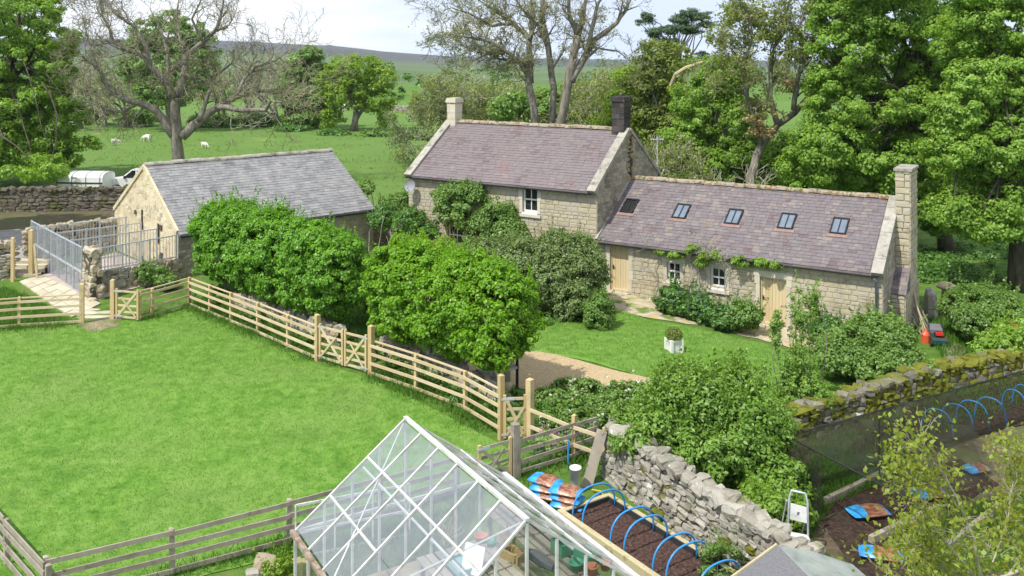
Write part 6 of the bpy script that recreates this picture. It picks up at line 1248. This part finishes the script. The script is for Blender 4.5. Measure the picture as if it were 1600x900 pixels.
# ------------------------------------------------------------------ pleached hedges
def hedge(label, a, b, z0, z1, th, n, lmat, seed, ncl, per=75, leaf=.105, shoots_n=0):
    rng = np.random.default_rng(seed); a, b = V3(a), V3(b); d = (b - a).normalized(); L = (b - a).length; c = (a + b) / 2; t = thing('pleached_hedge', label, 'hedge', (c.x, c.y, gh(c.x, c.y)), 'pleached hedges behind the paddock fence'); t['kind'] = 'thing'; B = []
    for k in range(n):
        p = a.lerp(b, (k + .5) / n); r = L / n * .66; zc = (z0 + z1) / 2 + rng.uniform(-.1, .1); rr = max(r * abs(d.x) + th * abs(d.y), .8)
        for e in (-.4, .4):
            q = p + d * r * e; B.append((q.x, q.y, zc + rng.uniform(-.15, .15), th * 1.02, th * 1.02, (z1 - z0) / 2 * rng.uniform(.92, 1.08)))
        m = MB(); limb(m, rng, V3((p.x, p.y, gh(p.x, p.y) - .15)), V3((p.x, p.y, z1 - .5)), .075, .03, .02, sides=7); m.build('stem', M_['bark'], t, True)
    V, Q, C = foliage(seed, B, ncl, per, .21, leaf, p=2.5, shell=.76, flatz=.65, asp=.66, gap=.8, up=.7, rag=.34)
    V, Q = shoots(rng, V, Q, C, shoots_n, z0 + (z1 - z0) * .35, leaf * .9)
    link('crown', npmesh('crown', V, Q, LEAF[lmat]), t); return t
hedge('dark green clipped hedge on stems in front of the barn', (-12.75, 39.0, 0), (-6.1, 32.6, 0), .85, 4.0, 1.0, 5, 'hedge', 51, 2500, shoots_n=420)
hedge('bright lime green clipped hedge on stems beside the gravel path', (-4.1, 30.8, 0), (-.05, 27.1, 0), .95, 3.9, .95, 4, 'hedge2', 52, 1750, shoots_n=300)
# ------------------------------------------------------------------ garden shrubs
shrub('climbing_shrub', 'sprawling green climber on the farmhouse front between its windows', 'climber', [(740, 322, 43, 42, 34, .6), (700, 322, 43.6, 26, 30, .5), (780, 342, 42.2, 34, 28, .6), (722, 300, 43.2, 26, 18, .4), (800, 366, 41.6, 24, 22, .6), (750, 360, 42.6, 34, 28, .6), (690, 300, 44.2, 14, 10, .3)], 420, 70, .28, .12, 'mid', 53, base=(-2.1, 43.0))
shrub('bush', 'grey green bush at the farmhouse left corner', 'bush', [(640, 345, 44.5, 24, 22, .8), (660, 362, 43.5, 22, 20, .8)], 120, 70, .25, .12, 'dark', 54)
shrub('bush', 'pale lime bush between the hedges and the farmhouse climber', 'bush', [(640, 395, 39, 34, 24, .9), (690, 400, 38.2, 36, 24, .9), (610, 400, 39.5, 22, 18, .8)], 220, 70, .24, .11, 'lime', 55)
shrub('bush', 'shady green bush at the gap between the two hedges', 'bush', [(590, 440, 35.5, 26, 30, .9), (600, 340, 46, 22, 20, .8), (590, 470, 34.5, 20, 26, .7)], 160, 60, .25, .11, 'dark', 56)
shrub('bush', 'tall mixed grey green shrubbery left of the first cottage door', 'bush', [(820, 402, 37, 46, 32, 1.2), (885, 392, 37, 48, 32, 1.2), (918, 425, 36.2, 32, 44, 1.0), (858, 440, 36, 56, 40, 1.2), (900, 470, 35.4, 40, 34, 1.0), (780, 395, 38, 40, 24, 1.0), (740, 400, 38.5, 36, 20, 1.0)], 900, 70, .26, .11, 'grey', 57, nst=50, sr=.025, base=(2.0, 36.0))
shrub('bush', 'small rounded bush at the lawn edge below the grey green shrubbery', 'bush', [(936, 492, 34.2, 25, 30, .6)], 130, 70, .2, .10, 'mid', 58, nst=14, sr=.02)
for i, (x, y, rx, ry, Y, lab) in enumerate(((1052, 472, 28, 20, 36.6, 'blue flowering clump under the left cottage window'), (1088, 480, 28, 22, 36.0, 'blue flowering clump between the two cottage windows'), (1125, 493, 22, 15, 35.2, 'low violet flowering clump under the right cottage window'), (1162, 497, 28, 17, 34.8, 'bushy green clump just left of the second cottage door'), (1295, 520, 26, 18, 32.8, 'blue flowering clump right of the second cottage door'))):
    t = shrub('flower_clump', lab, 'flowering plant', [(x, y, Y, rx, ry, .6)], 150, 60, .18, .11, 'dark' if i != 3 else 'mid', 120 + i, 'flower clumps along the cottage wall', nst=6, sr=.012)
    if i != 3: V, Q, _ = foliage(130 + i, [PB(x + 6, y - 3, Y - .1, rx * .8, ry * .95, .62)], 16 if i != 1 else 34, 12, .09, .05, shell=.95, zmin=-.3); link('blossom', npmesh('blossom', V, Q, LEAF['blue']), t)
shrub('fruit_bush', 'large bright green plum bush leaning over the tumbled stone wall', 'bush', [(1080, 622, 23.8, 60, 40, 1.0), (1132, 645, 23.4, 58, 52, 1.0), (1040, 660, 23.2, 56, 38, .9), (1172, 695, 22.6, 54, 56, .9), (1202, 742, 22.0, 44, 48, .8), (1112, 705, 22.6, 55, 44, .9), (1000, 672, 23.4, 40, 24, .7), (1052, 602, 24.2, 26, 24, .6), (1150, 600, 24, 26, 26, .6), (1225, 770, 21.5, 22, 26, .5)], 1350, 62, .22, .12, 'apple', 59, nst=40, sr=.03, base=(5.2, 23.2), asp=.5, rag=.6, ns=520)
shrub('young_tree', 'slender young fruit tree in front of the second cottage door', 'tree', [(1254, 498, 27.5, 14, 46, .35), (1213, 512, 27.5, 7, 40, .2), (1248, 568, 27.2, 20, 34, .45), (1252, 612, 27, 40, 40, .8), (1222, 640, 26.6, 44, 30, .8), (1272, 476, 27.5, 7, 22, .2), (1284, 630, 26.6, 22, 26, .5), (1230, 590, 27, 14, 30, .4)], 620, 30, .12, .085, 'apple', 60, nst=60, sr=.022, base=(8.5, 27.0), shell=.2, asp=.5, ns=70)
shrub('bush', 'low spreading dark green shrubbery below the cottage downpipe', 'bush', [(1322, 545, 30.8, 44, 30, 1.0), (1382, 522, 31.2, 46, 28, 1.0), (1402, 562, 30.2, 40, 32, .9), (1370, 572, 29.8, 48, 26, .9), (1442, 588, 29.4, 24, 18, .6), (1300, 560, 30.2, 26, 22, .7)], 620, 70, .24, .11, 'mid', 61, nst=20, base=(12.2, 30.5))
shrub('ivy_mound', 'dense ivy covered mound by the standing stone on the right', 'bush', [(1530, 482, 34.8, 50, 32, 1.2), (1562, 495, 34.2, 40, 34, 1.0), (1524, 502, 34, 30, 22, .8), (1562, 514, 33.6, 34, 20, .9)], 560, 80, .2, .10, 'mid', 62, shell=.85)
shrub('bush', 'leafy weeds at the right edge above the mossy wall', 'bush', [(1585, 535, 31.4, 40, 24, .8), (1610, 520, 32, 30, 30, .8), (1545, 548, 31.2, 26, 12, .6)], 200, 60, .2, .12, 'syc', 63)
shrub('bush', 'small green shrub growing over the low kennel wall', 'bush', [(240, 430, 39.0, 22, 11, .35), (262, 440, 38.8, 16, 9, .3), (225, 424, 39.3, 10, 8, .3)], 110, 50, .16, .10, 'mid', 64)
shrub('bush', 'yellow green plant beside the sleepers and boulders', 'plant', [(446, 888, 18.6, 11, 16, .2), (425, 893, 18.4, 10, 8, .2)], 60, 40, .1, .06, 'lime', 65, nst=5, sr=.01)
shrub('bush', 'overhanging greenery in the yard gap between barn and farmhouse', 'bush', [(605, 325, 49, 18, 14, .8), (625, 312, 50, 14, 10, .6), (575, 295, 50.5, 10, 8, .5)], 90, 60, .26, .13, 'mid', 66)
shrub('bush', 'trailing weeds growing over the top of the mossy wall', 'bush', [(1300, 632, 28.6, 34, 12, .4), (1390, 606, 29.6, 34, 10, .4), (1480, 586, 30.6, 30, 9, .4), (1550, 568, 31.6, 26, 8, .4)], 150, 44, .2, .10, 'mid', 77, nst=8, sr=.01)
shrub('fern', 'clump of ferns at the near foot of the tumbled stone wall', 'fern', [(1125, 880, 19.0, 22, 16, .3)], 60, 40, .14, .09, 'mid', 67, asp=.3, nst=4, sr=.01)
shrub('bush', 'fresh green nettles between the plum bush and stepladder', 'plant', [(1200, 790, 21.0, 32, 26, .4), (1180, 775, 21.3, 24, 24, .4), (1245, 800, 20.9, 16, 16, .3)], 160, 50, .16, .11, 'syc', 68, nst=8, sr=.012)
# creeper stems and leaves on the cottage wall
crp = thing('creeper', 'leafy creeper trained under the cottage eaves between door and windows', 'climber', MF @ V3((4, -.1, -.4))); rng = np.random.default_rng(5); mb = MB()
for (x, y) in ((1031, 455), (1085, 470), (1098, 470), (1075, 470), (1140, 480), (1105, 455)):
    t0, _ = FP(x, y); pts = [MF @ V3((t0, -.1, -.5))]; u, z = t0, -.5
    while z < 1.9: z += .22; u += rng.normal() * .08; pts.append(MF @ V3((u, -.12, z)))
    for k in range(7): u += rng.choice([-1, 1]) * .05 + .22 * (1 if x < 1120 else -1) * rng.uniform(-.4, 1); pts.append(MF @ V3((u, -.16, 2.0 + rng.normal() * .06 - .02)))
    mb.tube(pts, [.022 - .012 * i / len(pts) for i in range(len(pts))], 5)
    for j in range(5):
        i = rng.integers(3, len(pts) - 1); grow(mb, rng, pts[i], MF.to_3x3() @ V3((rng.normal(), -.05, .4)).normalized(), .6, .012, 2, .25, .0, None, minr=.006)
mb.build('stem', M_['greytwig'], crp)
cb_ = []
for (x, y, rx, ry) in ((1060, 396, 16, 7), (1085, 388, 14, 7), (1118, 398, 22, 9), (1100, 408, 10, 6), (1165, 407, 18, 8), (1196, 408, 14, 7), (1215, 413, 10, 5), (1035, 392, 10, 5)):
    t0, z0 = FP(x, y); q = MF @ V3((t0, -.25, z0)); s = q.y / F; cb_.append((q.x, q.y, q.z, rx * s, .22, ry * s))
V, Q, _ = foliage(69, cb_, 150, 40, .14, .10, shell=.3); link('crown', npmesh('crown', V, Q, LEAF['syc']), crp)
# roses on the walls: pale stems by the house corner
# foreground sapling with fresh yellow leaves
limbtree('sapling', 'young tree with fresh yellow green leaves in the bottom right corner', 12.5, [([(1600, 1025), (1585, 955), (1560, 905), (1535, 916), (1519, 836), (1494, 776), (1476, 741)], -.5, .05, .008), ([(1560, 905), (1604, 886), (1624, 796), (1632, 716)], .4, .03, .006), ([(1535, 916), (1494, 866), (1454, 816), (1442, 786)], -.6, .025, .006), ([(1575, 935), (1500, 929), (1440, 917), (1420, 912)], -.5, .025, .006), ([(1545, 912), (1500, 896), (1464, 886), (1444, 866)], .3, .02, .005), ([(1560, 905), (1545, 896), (1574, 816), (1584, 746)], .8, .02, .005), ([(1590, 955), (1640, 912), (1674, 856)], 0, .025, .006), ([(1580, 945), (1530, 935), (1470, 935)], .5, .02, .005)], 75, per=1, L0=.40, depth=2, leaf='spring', lsize=.08, lper=.9, minr=.003, bark='greytwig', twig='greytwig', gn=.2)
# ------------------------------------------------------------------ ground cover
def scatter(rng, poly, n, hf=gh):
    xs = [p[0] for p in poly]; ys = [p[1] for p in poly]; out = []
    X = rng.uniform(min(xs), max(xs), n * 4); Yv = rng.uniform(min(ys), max(ys), n * 4)
    for x, y in zip(X, Yv):
        if inpoly(x, y, poly): out.append((x, y, hf(x, y)))
        if len(out) >= n: break
    return np.array(out)
rng = np.random.default_rng(9)
Pn = scatter(rng, [p for p in LAWN], 110000); Pn = Pn[Pn[:, 1] > 17]; Pn[:, 2] += .015; V, Q = blades(1, Pn, .055, .006, .8); link('grass', npmesh('grass', V, Q, M_['lawnblade']), kind='stuff')
def strip(pts, wd, n, off=0):
    out = []
    for a, b in zip(pts, pts[1:]):
        a, b = V3(a), V3(b); d = (b - a); d.z = 0; L = d.length; d.normalize(); nn = V3((-d.y, d.x, 0)); k = int(n * L)
        s = rng.random(k) * L; e = rng.normal(size=k) * wd + off; s2 = np.array([noise.noise(V3((a.x + d.x * x, a.y + d.y * x, 3)) * 1.3) for x in s]); kp = rng.random(k) < .55 + s2
        for x, y in zip(s[kp], e[kp]): q = a + d * x + nn * y; out.append((q.x, q.y, gh(q.x, q.y)))
    return np.array(out)
tf = np.vstack([strip(fp, .28, 700), strip(fq, .28, 700), strip(fl_, .3, 600), strip(fr_, .3, 500), strip(of, .16, 260), strip(oe, .2, 300), strip(fe, .3, 500), strip([fq[3], fe[0]], .2, 300), strip([fp[5], fq[0]], .08, 120)])
V, Q = blades(2, tf, .22, .012, .5); link('long_grass', npmesh('long_grass', V, Q, M_['blade']), kind='stuff')
gl = gp((838, 552), (828, 520), (870, 498), (965, 482), (1010, 500), (1100, 515), (1200, 540), (1300, 560), (1420, 560), (1470, 560), (1420, 600), (1200, 640), (1040, 600), (1010, 592), (900, 556))
Pn = scatter(rng, gl, 26000); Pn[:, 2] += .015; V, Q = blades(3, Pn, .06, .007, .8); link('grass', npmesh('grass', V, Q, M_['lawnblade']), kind='stuff')
rgp = gp((1020, 620), (1440, 600), (1590, 560), (1700, 500), (1600, 470), (1430, 500), (1480, 570), (1290, 640), (1220, 690))
Pn = np.vstack([scatter(rng, rgp, 22000), scatter(rng, gp((840, 612), (1040, 615), (1010, 660), (960, 690), (930, 700), (850, 680)), 14000), scatter(rng, gp((1180, 820), (1290, 700), (1420, 740), (1300, 790), (1260, 850), (1330, 900), (1200, 900)), 9000), scatter(rng, gp((60, 470), (100, 500), (-60, 520), (-60, 455), (10, 450)), 6000), scatter(rng, gp((300, 475), (560, 560), (640, 520), (560, 470), (400, 420)), 9000), scatter(rng, gp((1240, 700), (1480, 610), (1640, 575), (1640, 620), (1420, 700), (1440, 740), (1290, 790)), 5000), scatter(rng, gp((1400, 850), (1480, 800), (1640, 760), (1640, 900), (1450, 900)), 4000), scatter(rng, gp((440, 860), (560, 830), (700, 800), (760, 760), (700, 900), (430, 905)), 5000)])
V, Q = blades(4, Pn, .2, .012, .55); link('rough_growth', npmesh('rough_growth', V, Q, M_['blade']), kind='stuff')
bb = []
for k in range(70):
    x, y = rng.uniform(842, 1030), rng.uniform(612, 690)
    if y > 612 + (1030 - x) * .55 + 20 and x > 900: continue
    q = G(x, y); bb.append((q.x, q.y, q.z + .18, .32, .32, rng.uniform(.2, .4)))
V, Q, _ = foliage(70, bb, 520, 42, .15, .10, shell=.4); link('border_plants', npmesh('border_plants', V, Q, LEAF['mid']), kind='stuff')
V, Q, _ = foliage(71, [b[:2] + (b[2] + .3, .3, .3, .22) for b in bb[::3]], 46, 8, .06, .06, shell=.3); link('white_flowers', npmesh('white_flowers', V, Q, LEAF['white']), kind='stuff')
fb = []
for (x, y, n_) in ((850, 702, 6), (880, 712, 6), (870, 700, 5)):
    for _ in range(n_): q = G(x + rng.uniform(-14, 14), y + rng.uniform(-6, 8)); fb.append((q.x, q.y, q.z + .25, .2, .2, .2))
V, Q, _ = foliage(72, fb, 90, 26, .12, .08); link('border_plants', npmesh('border_plants', V, Q, LEAF['syc']), kind='stuff'); V, Q, _ = foliage(73, [b[:2] + (b[2] + .2, .15, .15, .12) for b in fb], 30, 8, .05, .05); link('pink_flowers', npmesh('pink_flowers', V, Q, LEAF['pink']), kind='stuff')
Pn = scatter(rng, [(-60, 62), (-4, 62), (6, 68), (8, 95), (-6, 132), (-90, 132)], 16000); kp = np.array([noise.noise(V3(q) * .22) + .5 * noise.noise(V3(q) * .7) > .05 for q in Pn]); Pn = Pn[kp]
V, Q = blades(6, Pn, .20, .05, .9); link('pasture_grass', npmesh('pasture_grass', V, Q, M_['lawnblade']), kind='stuff')
# undergrowth along the hedge foot and round the house
ub = []
for a, b, n_ in (((-12.6, 38.6), (-5.6, 31.9), 26), ((-4.4, 30.4), (.4, 26.2), 18), ((-11, 41.5), (-5, 38), 16), ((-5, 36), (1.5, 34.5), 22)):
    for _ in range(n_): t = rng.random(); x, y = a[0] + (b[0] - a[0]) * t + rng.normal() * .4, a[1] + (b[1] - a[1]) * t + rng.normal() * .4; ub.append((x, y, gh(x, y) + .15, .4, .4, rng.uniform(.2, .45)))
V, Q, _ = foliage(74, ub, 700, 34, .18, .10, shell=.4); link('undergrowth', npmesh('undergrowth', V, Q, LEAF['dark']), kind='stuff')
ub = []
for k in range(60): q = G(rng.uniform(1430, 1640), rng.uniform(385, 440)); ub.append((q.x, q.y, q.z + .1, .8, .8, rng.uniform(.1, .4)))
V, Q, _ = foliage(76, ub, 300, 30, .3, .16, shell=.4); link('undergrowth', npmesh('undergrowth', V, Q, LEAF['dark']), kind='stuff')  # dark leaf colour stands in for the shade beneath the trees

# ------------------------------------------------------------------ the air
hb = MB().box((-5600, -120, -45), (5600, 3600, 140)).build('haze', M_['white'], kind='stuff'); hb.data.materials.clear()
hzm = bpy.data.materials.new('air'); hzm.use_nodes = True; nh_ = hzm.node_tree; nh_.nodes.remove(nh_.nodes['Principled BSDF']); pvn = nh_.nodes.new('ShaderNodeVolumePrincipled')
pvn.inputs['Color'].default_value = (.80, .88, 1.0, 1); pvn.inputs['Density'].default_value = .00009; pvn.inputs['Anisotropy'].default_value = .2; nh_.links.new(pvn.outputs[0], nh_.nodes['Material Output'].inputs['Volume']); hb.data.materials.append(hzm)
